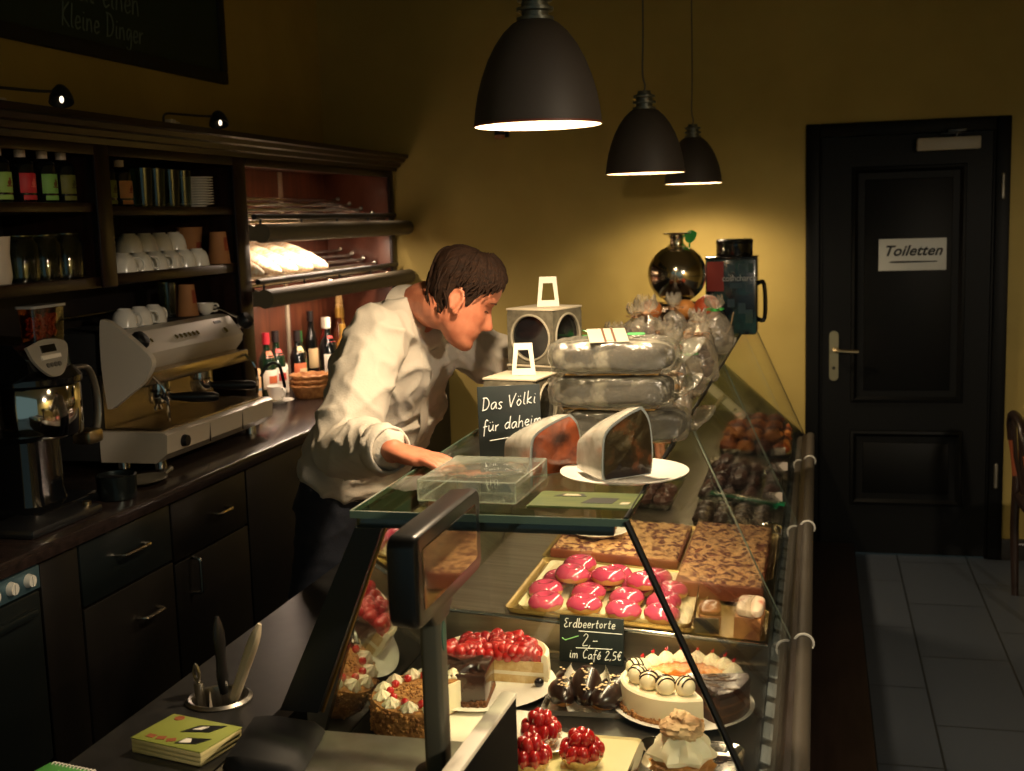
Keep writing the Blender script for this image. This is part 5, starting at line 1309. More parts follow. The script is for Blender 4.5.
eclair(-.467, 2.372, ZF+.022, R(5), R(26), 'dark chocolate eclair leaning upright in white paper, centre of the tray', 1.05, True)
m = MB()
for x, rz in ((-.045, .5), (.05, -.5), (.03, -1.0)):
    c_ = MB(); c_.grid(lambda u, v: (x+.05*(u-.5)+.012*math.sin(v*5), -.05+.09*v, .012+.03*abs(u-.5)**1.2*2+.004*math.sin(9*v+x*50)), 8, 8); m.add(c_.v, c_.f)
o = m.build('paper_doily', paper, None, (-.463, 2.375, ZF+.004)); tag(o, 'crumpled white paper cases under the chocolate eclairs', 'paper')
# strawberry tartlets
t = thing('yellow_tray', 'pale yellow tray board under the strawberry tartlets', 'tray', (-.44, 2.075, ZF), R(0))
m = MB(); pl3 = rrect(.225, .28, .012); m.loft([[(x*s_, y*s_, z) for x, y in pl3] for z, s_ in ((0, .97), (.008, 1.), (.009, .99), (.005, .96))]); m.build('board', M('pale_yellow_melamine', '#d9cf9c', .35), t)
def tartlet(loc, label, s=1., seed=1, saucer=False):
    t = thing('strawberry_tartlet', label, 'tartlet', loc, seed)
    m = MB(); m.lathe([(0, 0), (.028*s, 0), (.04*s, .018*s), (.041*s, .021*s), (.03*s, .02*s), (0, .02*s)], n=28); m.build('pastry_shell', sponge if not saucer else nutm, t)
    m = MB(); random.seed(seed)
    m.ball((0, 0, .028*s), (.036*s, .036*s, .022*s), 0)
    for k in range(9):
        a = 2*PI*k/9; m.ball((.03*s*math.cos(a), .03*s*math.sin(a), .03*s), (.014*s, .012*s, .019*s), 0, 12, 9, rot=(random.uniform(-.3, .3), random.uniform(-.3, .3), a))
    for k in range(5):
        a = 2*PI*k/5+.4; m.ball((.014*s*math.cos(a), .014*s*math.sin(a), .052*s), (.013*s, .013*s, .017*s), 0, 12, 9, rot=(random.uniform(-.5, .5), random.uniform(-.5, .5), 0))
    m.build('strawberries', straw, t)
    if saucer:
        m = MB()
        for k in range(60):
            a = random.random()*6.28; m.ball((.0405*s*math.cos(a), .0405*s*math.sin(a), random.uniform(.012, .024)*s), .0028, 0, 6, 4)
        m.build('coconut_rim', paper, t)
    return t
tartlet((-.515, 2.145, ZF+.016), 'strawberry tartlet with flaked rim on a small saucer, upper left of three', .95, 3, True)
tartlet((-.424, 2.088, ZF+.0055), 'large glossy strawberry tartlet in the middle of the yellow tray', 1.0, 5)
tartlet((-.515, 2.055, ZF+.0055), 'strawberry tartlet partly hidden by the dark divider panel', .95, 8)
plate((-.515, 2.145, ZF+.0055), .058, 'small white saucer under the upper left strawberry tartlet', 'saucer')
# cream puff on a metal tray
t = thing('metal_tray', 'small shiny metal tray under the cream puff', 'tray', (-.232, 2.075, ZF), R(-2))
pl4 = rrect(.2, .27, .035, 6)
m = MB(); m.loft([[(x*s_, y*s_, z) for x, y in pl4] for z, s_ in ((0, .88), (0, .9), (.016, .985), (.017, 1.0), (.0155, .995), (.014, .97), (.003, .88), (.0025, .3))]); m.build('tray', chrome, t)
t = thing('cream_puff', 'cream puff with whipped cream swirl and sugared pastry lid', 'cream puff', (-.238, 2.095, ZF+.0035)); t.scale = (1.2, 1.2, 1.12)
gold = M('choux_pastry', '#c08a45', .55, col2='#96602a', scale=24, bump=.4, bscale=60)
m = MB(); m.ball((0, 0, .018), (.048, .048, .019), 0, 30, 14, .25, 34)
m.build('choux_base', gold, t)
m = MB(); dollop(m, (0, 0, .03), .05, .06); swirl(m, (0, 0, .034), .036, .04, 3, .012); m.build('whipped_cream', cream, t)
m = MB()
for x, y, z, a in ((-.012, -.004, .082, .3), (.012, .002, .086, -.5), (.0, .012, .09, 1.2), (-.004, -.012, .078, .1), (.016, -.008, .076, .8)): m.ball((x*.8, y*.8, z-.003), (.021, .018, .014), 0, 16, 10, .35, 34, a, rot=(a*.4, a*.4-.1, a))
m.ball((0, 0, .078), (.034, .031, .015), 0, 28, 14, .3, 40, 3.)
m.build('choux_lid', M('sugared_choux', '#d9b98c', .75, col2='#8e5a30', scale=26, ramp=(.45, .7), bump=.5), t)
# mixed cake plate on the right
PB = (-.268, 2.395)
plate((PB[0], PB[1], ZF), .147, 'round white plate with three different cake pieces, right of the eclairs')
PZ = ZP
t = thing('white_truffle_cake', 'white cream cake piece topped with five striped white truffle balls', 'cake', (PB[0]-.006, PB[1]-.004, PZ))
a0, a1 = R(168), R(298)
m = MB(); m.lathe([(0, .012), (.124, .012), (.125, .016), (.123, .058), (.118, .062), (0, .062)], n=36, arc=(a0, a1)); m.build('cream_body', cream, t)
m = MB(); m.lathe([(0, 0), (.126, 0), (.127, .016), (0, .016)], n=36, arc=(a0, a1))
random.seed(5)
for k in range(110):
    a = random.uniform(a0, a1); m.ball((.127*math.cos(a), .127*math.sin(a), random.uniform(.002, .02)), random.uniform(.002, .0045), 0, 6, 4)
m.build('crumb_base', nutm, t)
for i in range(5):
    a = a0+R(15)+(a1-a0-R(30))*i/4; q_ = .092 if i != 2 else .09
    cx, cy = q_*math.cos(a), q_*math.sin(a)
    m = MB(); m.ball((cx, cy, .078), .0205, 0, 20, 14); b_ = m.build('truffle_ball', M('white_chocolate', '#efe2bd', .3, coat=.3), t)
    m = MB()
    for w_ in (-.5, 0, .5):
        pts = []
        for k in range(13):
            th = R(-70+140*k/12); ax = Vector((math.cos(a+.6), math.sin(a+.6), 0)); px = Vector((-ax.y, ax.x, 0))
            d_ = (ax*math.sin(w_)+(px*math.sin(th)+Vector((0, 0, 1))*math.cos(th))*math.cos(w_)); pts.append(Vector((cx, cy, .078))+d_*.0207)
        m.tube(pts, .0018, 6)
    m.build('chocolate_stripes', choc, b_)
m = MB(); dollop(m, (-.045, -.02, .062), .02, .02); dollop(m, (-.005, -.05, .062), .02, .018); m.build('cream_dollops', cream, t)
t = thing('mandarin_cream_cake', 'orange glazed cake half with a rim of cream dollops at the back of the plate', 'cake', (PB[0]+.004, PB[1]+.008, PZ))
a0, a1 = R(18), R(164)
m = MB(); m.lathe([(0, 0), (.128, 0), (.129, .01), (.127, .05), (0, .05)], n=40, arc=(a0, a1)); m.build('cake_body', M('peach_cream', '#dcb878', .6), t)
m = MB(); m.lathe([(.006, .05), (.122, .05), (.123, .054), (.118, .057), (.006, .057)], n=40, arc=(a0+.03, a1-.03)); m.build('mandarin_glaze', M('orange_jelly', '#d8892c', .1, col2='#b8561e', scale=16, coat=.9), t)
m = MB()
for i in range(8):
    a = a0+R(8)+(a1-a0-R(16))*i/7; dollop(m, (.106*math.cos(a), .106*math.sin(a), .054), .021, .026, a0=i)
m.build('cream_dollops', cream, t)
m = MB()
for i in range(8):
    a = a0+R(8)+(a1-a0-R(16))*i/7; m.ball((.106*math.cos(a), .106*math.sin(a), .081), .0035, 0, 8, 6); m.box((.106*math.cos(a)+.003, .106*math.sin(a), .084), (.004, .001, .008), rot=(0, .4, a))
m.build('red_sprinkles', cherry, t)
t = thing('chocolate_layer_cake', 'dark chocolate layer cake piece at the right front of the plate', 'cake', (PB[0]+.01, PB[1]-.006, PZ), 0)
a0, a1 = R(306), R(372)
m = MB(); m.lathe([(0, 0), (.126, 0), (.127, .008), (.127, .06), (.123, .066), (0, .066)], n=24, arc=(a0, a1)); m.build('layers', M('chocolate_crumb', '#3a1f14', .6, col2='#4e2c1c', scale=70, bump=.3), t)
m = MB(); m.lathe([(0, .06), (.1275, .06), (.1285, .064), (.124, .07), (0, .07)], n=24, arc=(a0-.01, a1+.01)); m.build('chocolate_glaze', chocm, t)
m = MB()
for z in (.022, .041): m.lathe([(0, z), (.1272, z), (.1272, z+.005), (0, z+.005)], n=24, arc=(a0-.008, a1+.008))
m.build('cream_layer', M('mocha_cream', '#6a4328', .6), t)
m = MB(); random.seed(9)
for i in range(9):
    a = random.uniform(a0+.1, a1-.1); q_ = random.uniform(.03, .115); m.tube([(q_*math.cos(a), q_*math.sin(a), .0705), ((q_+.02)*math.cos(a+.15), (q_+.02)*math.sin(a+.15), .0712)], .0013, 5)
m.build('pale_shavings', M('pale_shavings', '#8e7358', .6), t)
# price sign
chalk_sign('price_sign', 'small slate price sign, Erdbeertorte 2,-, standing before the donuts', (-.503, 2.612, ZF), R(-4), .152, .108,
           [('Erdbeertorte', -.066, .080, .0215, .04), ('2,-', -.022, .041, .029, 0), ('im Café 2,5€', -.052, .01, .0215, .02)], lean=7,
           extra=(M('chalk_green', '#8fd08a', .9), [([(-.07, .055), (-.062, .05), (-.03, .062)], .0013)]), rr=.0011)
m = MB(); TM = Matrix.Rotation(R(83), 4, 'X')
m.tube([TM @ Vector((-.03, .0735, .0027)), TM @ Vector((.073, .0735, .0027))], .0011, 6); m.tube([TM @ Vector((-.036, .034, .0027)), TM @ Vector((.05, .037, .0027))], .0011, 6)
ps = [o for o in COL.objects if o.name.startswith('price_sign')][0]; m.build('chalk_rule', chalk, ps)
# staff-side small crumb of cream on the deck
# ------------------------------------------------------------------ rear deck
def on_rear(x, y): return (x, y, dz_(x)+.0015)
TA = math.atan(-TS)
def rtray(x, y, w_, d_, label, mat, name='tray', lip=.012):
    t = thing(name, label, 'tray', on_rear(x, y)); t.rotation_euler = (0, TA, 0)
    pr_ = rrect(w_, d_, .015, 5)
    m = MB(); m.loft([[(px*a, py*a, z) for px, py in pr_] for z, a in ((0, .94), (0, .96), (lip, 1.), (lip+.001, 1.), (lip, .99), (.0035, .955), (.003, .3))]); m.build('tray', mat, t); return t
goldtray = M('gold_rimmed_tray', '#a98f52', .3, .6)
creamtray = M('cream_tray', '#d9cfa8', .35)
rtray(-.49, 2.868, .46, .43, 'gold rimmed large tray holding the donut tray on the rear deck', goldtray, 'baking_tray', .014)
t = rtray(-.488, 2.868, .41, .385, 'cream coloured inner tray under the pink donuts', creamtray, 'donut_tray', .011); t.location.z += .0042
pink = M('pink_icing', '#b53d5c', .16, col2='#c45068', scale=10, coat=.8)
dough = M('donut_dough', '#c99a55', .6, col2='#b07f3f', scale=20)
def donut_proto():
    t = thing('pink_donut', 'x', 'donut', (0, 0, 0), 0, 'pink iced donuts on the cream tray')
    def tor(Rr, r, z, a0, a1, n2, nz=0., fz=1.):
        m = MB(); v = []; f = []; n1 = 36
        for i in range(n1):
            A = 2*PI*i/n1
            for j in range(n2+1):
                B = a0+(a1-a0)*j/n2
                if nz and (j == 0 or j == n2): B += nz*math.sin(7*A+j)*.35
                rr = Rr+r*math.cos(B); v.append((rr*math.cos(A), rr*math.sin(A), z+r*fz*math.sin(B)))
        for i in range(n1):
            for j in range(n2):
                a = i*(n2+1)+j; b = ((i+1) % n1)*(n2+1)+j; f.append((a, b, b+1, a+1))
        return m.add(v, f)
    m = MB(); m.lathe([(0, 0), (.028, 0), (.038, .004), (.0425, .012), (.042, .02), (0, .022)], n=32); m.build('dough_ring', dough, t)
    m = MB(); m.lathe([(0, .0285), (.005, .029), (.011, .0335), (.018, .0372), (.025, .0375), (.033, .0338), (.0395, .027), (.0435, .019), (.0432, .0155), (.041, .0165)], n=36); m.v = [(x, y, z+(.0022*math.sin(7*math.atan2(y, x))+.0012*math.sin(12*math.atan2(y, x)) if z < .02 else 0)) for x, y, z in m.v]; m.build('pink_icing', pink, t)
    return t
dn = None
rows = ((2.70, (-.625, -.535, -.44, -.35), 0, 'front row'), (2.79, (-.645, -.54, -.445, -.355), 0, 'second row'), (2.88, (-.63, -.53, -.43, -.35), 0, 'third row'), (2.965, (-.6, -.5, -.4), 0, 'back row'))
for y, xs, dz0, nm in rows:
    for i, x in enumerate(xs):
        if dn is None: dn = donut_proto(); q = dn
        else: q = copytree(dn)
        q.location = (x, y+random.uniform(-.006, .006), dz_(x)+.0095); q.rotation_euler = (0, TA, random.random()*6)
        tag(q, 'pink iced donut in the %s of the cream tray, %s from the left' % (nm, ordn[i]), 'donut', 'pink iced donuts on the cream tray')
for i, (x, y) in enumerate(((-.59, 2.835), (-.50, 2.845), (-.41, 2.835), (-.585, 2.92))):
    q = copytree(dn); q.location = (x, y, dz_(x)+.040); q.rotation_euler = (0, TA, i)
    tag(q, 'pink iced donut piled on top of the lower donuts, %s' % (('left of the front three', 'middle of the front three', 'right of the front three', 'rear one')[i]), 'donut', 'pink iced donuts on the cream tray')
# slice right of the donuts, cake knife, dark card, dark pastry tray
rtray(-.19, 2.76, .16, .22, 'flat gold card tray under the slices right of the donuts', goldtray, 'slice_tray', .004)
def cake_slice(x, y, s, label, top, body, rz=0., cat='cake slice'):
    t = thing('cake_slice', label, cat, (x, y, dz_(x)+.0055+.0*s[0]), rz); t.rotation_euler = (0, TA, rz)
    m = MB(); m.box((0, 0, s[2]*.36), (s[0], s[1], s[2]*.68), bev=.003); m.build('layers', body, t)
    q = blob_box(s[0]*1.02, s[1]*1.02, s[2]*.34, .003, x*10, 4., 24, 12); r_ = MB(); r_.add(q.v, q.f, 0, True, Matrix.Translation((0, 0, s[2]*.67))); r_.build('topping', top, t)
    return t
rs = M('red_white_icing', '#e4cdb0', .4, col2='#b8452a', scale=14, ramp=(.5, .62), coat=.4)
cake_slice(-.150, 2.70, (.06, .11, .075), 'upright slice with red and white icing at the right end behind the mixed plate', rs, M('fruit_sponge', '#b9824a', .7, col2='#7e4726', scale=26, bump=.5), R(-3))
cake_slice(-.243, 2.735, (.05, .09, .045), 'brown cake slice just right of the donut tray', M('caramel_top', '#8a5328', .4, coat=.4), M('fruit_sponge'), R(6))
t = thing('cake_server', 'dark cake knife standing upright beside the donuts', 'knife', (-.275, 2.70, dz_(-.275)+.006), 0)
m = MB(); m.tube([(0, 0, .0), (.004, .006, .05), (.012, .02, .105)], [.012, .01, .001], 8, flat=.2); m.build('blade', M('dark_blade', '#4a453c', .3, .9), t)
m = MB(); m.box((.012, -.012, .018), (.055, .004, .036), bev=.001); o = m.build('dark_card', M('dark_slate_card', '#26241f', .5), None, (-.255, 2.672, dz_(-.25)+.0055), R(4)); tag(o, 'small dark card standing in front of the brown slice', 'card')
# fruit crumble sheets
crumb = M('fruit_crumble', '#c79b68', .7, col2='#5a2420', scale=42, ramp=(.45, .58), bump=1., bscale=70, detail=6)
crust2 = M('red_brown_crust', '#8e4c2a', .6, col2='#6f351d', scale=10)
rtray(-.42, 3.325, .62, .46, 'long gold tray with crumble sheets behind the donuts', goldtray, 'sheet_tray', .012)
def sheet(x0, x1, y0, y1, h, label, seed):
    cx, cy = (x0+x1)/2, (y0+y1)/2
    t = thing('crumble_sheet', label, 'sheet cake', (cx, cy, dz_(cx)+.006)); t.rotation_euler = (0, TA, 0)
    m = MB(); m.box((0, 0, h*.45), (x1-x0, y1-y0, h*.9), bev=.004); m.build('sheet_base', crust2, t)
    m = MB(); w_, d_ = x1-x0-.006, y1-y0-.012
    m.grid(lambda u, v: ((u-.5)*w_, (v-.5)*d_, h*.9+.004+.007*noise.noise(Vector((u*w_*55, v*d_*55, seed)))+.006*noise.noise(Vector((u*w_*22, v*d_*22, seed+5)))-(.008 if min(u, v, 1-u, 1-v) < .01 else 0)), 70, 60); m.build('crumble_top', crumb, t)
sheet(-.345, -.128, 2.90, 3.50, .045, 'fruit crumble sheet cake at the right, in front of the glass', 1.)
sheet(-.71, -.36, 3.12, 3.50, .026, 'flatter fruit crumble sheet cake behind the donuts', 4.)
t = plate((-.60, 3.28, dz_(-.6)+.04), .085, 'small plate standing in for a blurred reflection in the front glass');  # plate and pastry modelled in place of a blurred reflection in the glass
t2 = thing('reflection_pastry', 'small cream pastry standing in for a blurred reflection behind the donuts', 'pastry', (-.60, 3.28, dz_(-.6)+.0465))
m = MB(); m.ball((0, 0, .016), (.05, .04, .017), 0, 24, 12, .2, 30); m.build('pastry', gold, t2)
m = MB(); dollop(m, (0, 0, .03), .03, .022); m.build('cream', cream, t2)
# chocolate pieces in clear trays farther back
clr = GLASS('clear_tray', '#dfe5e0', .05, 1.45, .06)
def sweets(x, y, w_, d_, n, cols, label, name, r=.024, h=2, seed=1, cat='sweet'):
    t = rtray(x, y, w_, d_, 'clear tray under the ' + label, clr, 'clear_tray', .02)
    random.seed(seed); k = 0
    protos = []
    for c_ in cols:
        m = MB(); m.ball((0, 0, r*.75), (r, r*.9, r*.75), 0, 14, 10, .35, 26, seed+k); k += 1; protos.append(m.mesh(name, c_))
    i = 0; nx_ = max(2, int(w_/(2.0*r))); ny_ = max(2, int(d_/(2.0*r)))
    for lay in range(h):
        for a in range(nx_-lay):
            for b in range(ny_-lay):
                if i >= n: return
                px = x-w_/2+(a+.5+lay*.5)*w_/nx_; py = y-d_/2+(b+.5+lay*.5)*d_/ny_
                o = bpy.data.objects.new(name, protos[i % len(protos)]); COL.objects.link(o); o.location = (px, py, dz_(px)+.0055+lay*r*1.35); o.rotation_euler = (0, 0, random.random()*6)
                tag(o, '%s, %s layer, %s row, %s from left' % (label, ('lower', 'upper')[lay], ordn[b], ordn[a]), cat, label); i += 1
cs = [M('choc_a', '#35201a', .4, coat=.3), M('choc_b', '#4e3126', .4, coat=.3), M('choc_c', '#5c3f38', .45)]
sweets(-.25, 3.68, .24, .2, 20, [M('marbled_choc', '#3a2c22', .35, col2='#8a7a60', scale=26, ramp=(.5, .6))], 'marbled chocolate ball behind the crumble', 'chocolate_ball', .03, 1, 2)
sweets(-.25, 4.16, .27, .5, 44, cs, 'chocolate praline behind the green strip', 'praline', .028, 2, 5)
sweets(-.24, 5.0, .28, .5, 46, [M('orange_pastry', '#a85c2a', .5, col2='#7a3a1a', scale=22), M('golden_pastry', '#b8743a', .5), M('brown_pastry', '#5a3020', .5)], 'orange brown pastry at the far end', 'small_pastry', .034, 2, 9, 'pastry')
sweets(-.58, 4.0, .26, .5, 24, cs[1:], 'chocolate piece on the staff side', 'chocolate_piece', .032, 1, 4)
grr = M('green_clear_plastic', '#0d5a35', .15, coat=.6)
t = thing('green_ruler', 'dark green plastic strip lying across the chocolate trays', 'strip', (-.215, 3.845, dz_(-.215)+.045)); t.rotation_euler = (0, TA+R(3), R(-7))
m = MB(); m.box((0, 0, .0), (.24, .035, .008), bev=.002); m.build('strip', grr, t)
m = MB(); m.box((0, -.006, .005), (.2, .005, .002)); m.build('bright_edge', M('bright_steel'), t)
for i, (x, y) in enumerate(((-.13, 3.93), (-.125, 4.42), (-.30, 4.45), (-.14, 4.7))):
    m = MB(); m.box((0, 0, .015), (.042, .002, .03)); m.box((0, .008, .001), (.03, .016, .002)); o = m.build('price_tag', M('tag_pale', '#b9ada0', .6), None, (x, y, dz_(x)+.003), R(-4)); o.location.z += .02; 
    tag(o, ('small pale price tag right behind the green strip', 'small pale price tag at the right of the pralines, farther back', 'small pale price tag in the middle of the chocolate trays', 'small pale price tag before the orange pastries')[i], 'tag')
t = thing('wire_holder', 'bent shiny wire holder at the right behind the crumble sheet', 'holder', (-.135, 3.57, dz_(-.135)+.002))
m = MB(); m.tube(catmull([(-.03, 0, 0), (-.03, 0, .03), (.0, 0, .038), (.03, 0, .03), (.03, 0, 0)], 5), .0035, 8); m.tube([(-.03, 0, .003), (.03, 0, .003)], .0035, 8); m.build('wire', chrome, t)
m = MB(); m.box((0, 0, .02), (.1, .18, .04), bev=.01); 
# ------------------------------------------------------------------ man leaning over the counter
def eval_mesh(o):
    dg = bpy.context.evaluated_depsgraph_get(); me = bpy.data.meshes.new_from_object(o.evaluated_get(dg)); return me
def remesh(mb, name, mat, parent, vox, smooth=4, disp=None, sub=False):
    o = mb.build('tmp', mat, None, ang=0)
    md = o.modifiers.new('r', 'REMESH'); md.mode = 'VOXEL'; md.voxel_size = vox; md.use_smooth_shade = True
    if smooth: s = o.modifiers.new('s', 'SMOOTH'); s.iterations = smooth; s.factor = .5
    me = eval_mesh(o); bpy.data.objects.remove(o)
    me.name = name; me.materials.clear(); me.materials.append(mat)
    for p in me.polygons: p.use_smooth = True
    if disp:
        ns = [v.normal.copy() for v in me.vertices]
        for v, n in zip(me.vertices, ns): v.co += n*disp(v.co, n)
        me.update()
    r = bpy.data.objects.new(name, me); COL.objects.link(r); r.parent = parent; return r
def ering(c, ax, side, rs, rd, n=24, p=2.):
    """elliptical ring about axis ax; side = direction of half-width rs, other of half-depth rd"""
    ax = Vector(ax).normalized(); u = Vector(side); u = (u-ax*u.dot(ax)).normalized(); w = ax.cross(u)
    out = []
    for i in range(n):
        a = 2*PI*i/n; ca, sa = math.cos(a), math.sin(a)
        k = (abs(ca)**p+abs(sa)**p)**(-1/p); out.append(Vector(c)+u*(rs*ca*k)+w*(rd*sa*k))
    return out
def limb(mb, pts, rs, n=18, m=5, grow=0.):
    P_ = catmull(pts, m); k = len(pts)-1; R_ = []
    for i in range(len(P_)):
        t = i/m; a = min(int(t), k-1); f = t-a; f = f*f*(3-2*f); R_.append(rs[a]*(1-f)+rs[min(a+1, k)]*f+grow)
    mb.tube(P_, R_, n); mb.ball(P_[0], R_[0]*.98, 0, 14, 10); mb.ball(P_[-1], R_[-1]*.98, 0, 14, 10)
skin = M('skin', '#c27c5e', .5, col2='#b0684c', scale=30, sss=.12)
shirt_m = M('white_shirt_cotton', '#c4bbad', .8, bump=.25, bscale=220)
trou_m = M('navy_trousers', '#181d2a', .85, bump=.2, bscale=200)
hair_m = M('brown_hair', '#1c0f07', .62, col2='#301c0e', scale=30, stretch=(1, 6, 6), bump=.8, bscale=120, spec=.22)
man = thing('person', 'man in white shirt and dark trousers leaning over the glass counter, looking down', 'person', (-1.3, 3.02, 0))
O = Vector((-1.3, 3.02, 0))
def L(x, y, z): return Vector((x, y, z))-O
# joints, world coordinates
hipL, hipR = L(-1.275, 3.11, .93), L(-1.265, 2.93, .93)
kneL, kneR = L(-1.34, 3.13, .49), L(-1.34, 2.92, .49)
ankL, ankR = L(-1.40, 3.14, .085), L(-1.39, 2.92, .085)
spine = [L(-1.255, 3.015, .90), L(-1.222, 3.01, .98), L(-1.165, 2.985, 1.08), L(-1.10, 2.945, 1.19), L(-1.05, 2.905, 1.295), L(-1.02, 2.88, 1.365), L(-.99, 2.865, 1.41)]
side = Vector((.30, 1, 0)).normalized()            # across the shoulders, right to left
shR, shL = L(-1.03, 2.715, 1.365), L(-.965, 3.03, 1.35)
elR, wrR = L(-1.05, 2.535, 1.145), L(-.865, 2.34, 1.166)
elL, wrL = L(-.735, 3.20, 1.19), L(-.56, 3.15, 1.185)
neckb, headc = L(-.99, 2.865, 1.405), L(-.842, 2.80, 1.455)
W_ = [.155, .165, .158, .165, .185, .17, .09]; D_ = [.1, .106, .1, .106, .11, .092, .06]
def torso(mb, g=0., a=0, b=None):
    Pt = catmull(spine, 5); rings = []
    for i, p in enumerate(Pt):
        t = i/5; k = min(int(t), 5); f = t-k
        w = W_[k]*(1-f)+W_[k+1]*f; d = D_[k]*(1-f)+D_[k+1]*f
        ax = Pt[min(i+1, len(Pt)-1)]-Pt[max(i-1, 0)]
        if i >= a and (b is None or i <= b): rings.append(ering(p, ax, side, w+g, d+g, 32, 2.3))
    mb.loft(rings)
def hand(mb, wr, fwd, up, s=1., curl=.35, thumb=1):
    fwd = Vector(fwd).normalized(); up = Vector(up); up = (up-fwd*up.dot(fwd)).normalized(); lat = fwd.cross(up)*thumb
    def q(a, b, c): return wr+fwd*a*s+lat*b*s+up*c*s
    rings = []
    for u, w, h_ in ((-.01, .026, .019), (.02, .034, .019), (.055, .041, .017), (.085, .042, .014), (.095, .038, .012)):
        rings.append(ering(q(u, 0, 0), fwd, lat, w*s, h_*s, 16, 2.6))
    mb.loft(rings)
    for i, (b, l) in enumerate(((.030, .072), (.0105, .082), (-.0095, .076), (-.028, .06))):
        p = [q(.075, b*.9, 0), q(.098, b, .004)]; ang = .12; x, z = .098, .004
        for sg in (.42, .32, .26):
            x += l*sg*math.cos(ang); z -= l*sg*math.sin(ang); p.append(q(x, b*(1+.12*(x-.098)/.08), z)); ang += curl*.75
        P_ = catmull(p, 4); n = len(P_); mb.tube(P_, [(.0095-.0022*i_/n)*s for i_ in range(n)], 10); mb.ball(P_[-1], .0073*s, 0, 10, 8)
    P_ = catmull([q(.012, .02, -.004), q(.04, .046, -.010), q(.066, .06, -.014), q(.088, .062, -.018)], 4); n = len(P_)
    mb.tube(P_, [(.0135-.004*i_/n)*s for i_ in range(n)], 10); mb.ball(P_[-1], .009*s, 0, 10, 8)
# head
FW = Vector((.82, .2, -.50)).normalized()         # where the face looks
UPH = Vector((.44, .16, .89)); UPH = (UPH-FW*UPH.dot(FW)).normalized(); LT = UPH.cross(FW)
HM = Matrix(((FW.x, LT.x, UPH.x, headc.x), (FW.y, LT.y, UPH.y, headc.y), (FW.z, LT.z, UPH.z, headc.z), (0, 0, 0, 1))) @ Matrix.Scale(.91, 4)
prof = [(-.123, .070, .045, .012), (-.119, .083, .026, .028), (-.108, .090, .005, .041), (-.096, .091, -.012, .05), (-.086, .086, -.024, .056), (-.078, .088, -.034, .0595), (-.071, .092, -.043, .062), (-.0655, .088, -.049, .0635), (-.060, .093, -.054, .065), (-.05, .089, -.062, .067), (-.038, .089, -.070, .069), (-.02, .087, -.079, .071), (0, .084, -.087, .0735), (.014, .0835, -.091, .075), (.026, .088, -.094, .076), (.038, .093, -.097, .077), (.055, .093, -.0985, .078), (.074, .088, -.097, .0765), (.09, .077, -.09, .071), (.104, .058, -.075, .06), (.114, .035, -.052, .043), (.12, .01, -.02, .02)]
def lerp_prof(z):
    for a, b in zip(prof[:-1], prof[1:]):
        if a[0] <= z <= b[0]:
            f = (z-a[0])/(b[0]-a[0]); return [a[i]*(1-f)+b[i]*f for i in (1, 2, 3)]
    return prof[-1][1:] if z > 0 else prof[0][1:]
def g2(y, z, y0, z0, sy, sz): return math.exp(-((y-y0)/sy)**2-((z-z0)/sz)**2)
def nose(z):
    pts = [(-.052, 0), (-.046, .014), (-.041, .024), (-.034, .030), (-.026, .0275), (-.012, .019), (.002, .011), (.014, .005), (.024, 0)]
    for a, b in zip(pts[:-1], pts[1:]):
        if a[0] <= z <= b[0]: f = (z-a[0])/(b[0]-a[0]); f = f*f*(3-2*f); return a[1]*(1-f)+b[1]*f
    return 0
def head_pt(z, t, grow=0.):
    xf, xb, w = lerp_prof(z); xc = xb*.5+xf*.5-.004; c, s = math.cos(t), math.sin(t)
    pw = 2.35 if c > 0 else 2.1
    k = (abs(c)**pw+abs(s)**pw)**(-1/pw); x = xc+(xf-xc if c > 0 else xc-xb)*c*k; y = w*s*k
    if c > 0:
        sg = .009+.006*max(0, min(1, (.01-z)/.05))
        x += nose(z)*math.exp(-(y/sg)**2)
        ay = abs(y)
        x += -.010*g2(ay, z, .031, .008, .015, .012)+.0075*g2(ay, z, .031, .006, .011, .0075)+.004*g2(ay, z, .03, .03, .02, .008)
        x += .004*g2(ay, z, .042, -.022, .016, .018)-.004*g2(ay, z, .0, -.0655, .02, .0022)
        x += .006*g2(ay, z, .0115, -.041, .006, .006)
    p = Vector((x, y, z))
    if grow: p += Vector((x-xc, y, z*.8)).normalized()*grow
    return p
def head(mb):
    zs = [-.123+.243*i/80 for i in range(81)]
    mb.loft([[HM @ head_pt(z, 2*PI*j/72) for j in range(72)] for z in zs])
    for sg in (-1, 1):     # ears
        EM = HM @ Matrix.Translation((.0, sg*.0745, -.012)) @ Matrix.Rotation(sg*R(22), 4, 'Z') @ Matrix.Rotation(R(-12), 4, 'Y')
        n = 26; rim = []
        for i in range(n+1):
            a = R(-100)+R(330)*i/n; rim.append(EM @ Vector((-.002+.017*math.cos(a)*(1.12 if math.sin(a) > 0 else .8), sg*.008, .004+.031*math.sin(a))))
        mb.tube(rim, [.0048]*n+[.004], 8)
        mb.ball(EM @ Vector((-.002, sg*.002, .002)), (.013, .006, .025), 0, 12, 8, rot=HM.to_euler()); mb.ball(EM @ Vector((.006, sg*.004, -.026)), .0075, 0, 10, 8)
b = MB()
torso(b, -.024)
limb(b, [neckb+Vector((-.03, .0, -.03)), neckb+Vector((.035, -.015, .03)), headc+HM.to_3x3() @ Vector((-.03, 0, -.045))], [.066, .058, .056])
head(b)
limb(b, [shR, shR.lerp(elR, .5)+Vector((-.008, 0, 0)), elR, elR.lerp(wrR, .45), wrR], [.056, .049, .041, .041, .027])
limb(b, [shL, shL.lerp(elL, .5), elL, elL.lerp(wrL, .45), wrL], [.056, .049, .041, .041, .027])
hand(b, wrR, (.93, -.3, -.13), (0, 0, 1), .98, .22, -1)
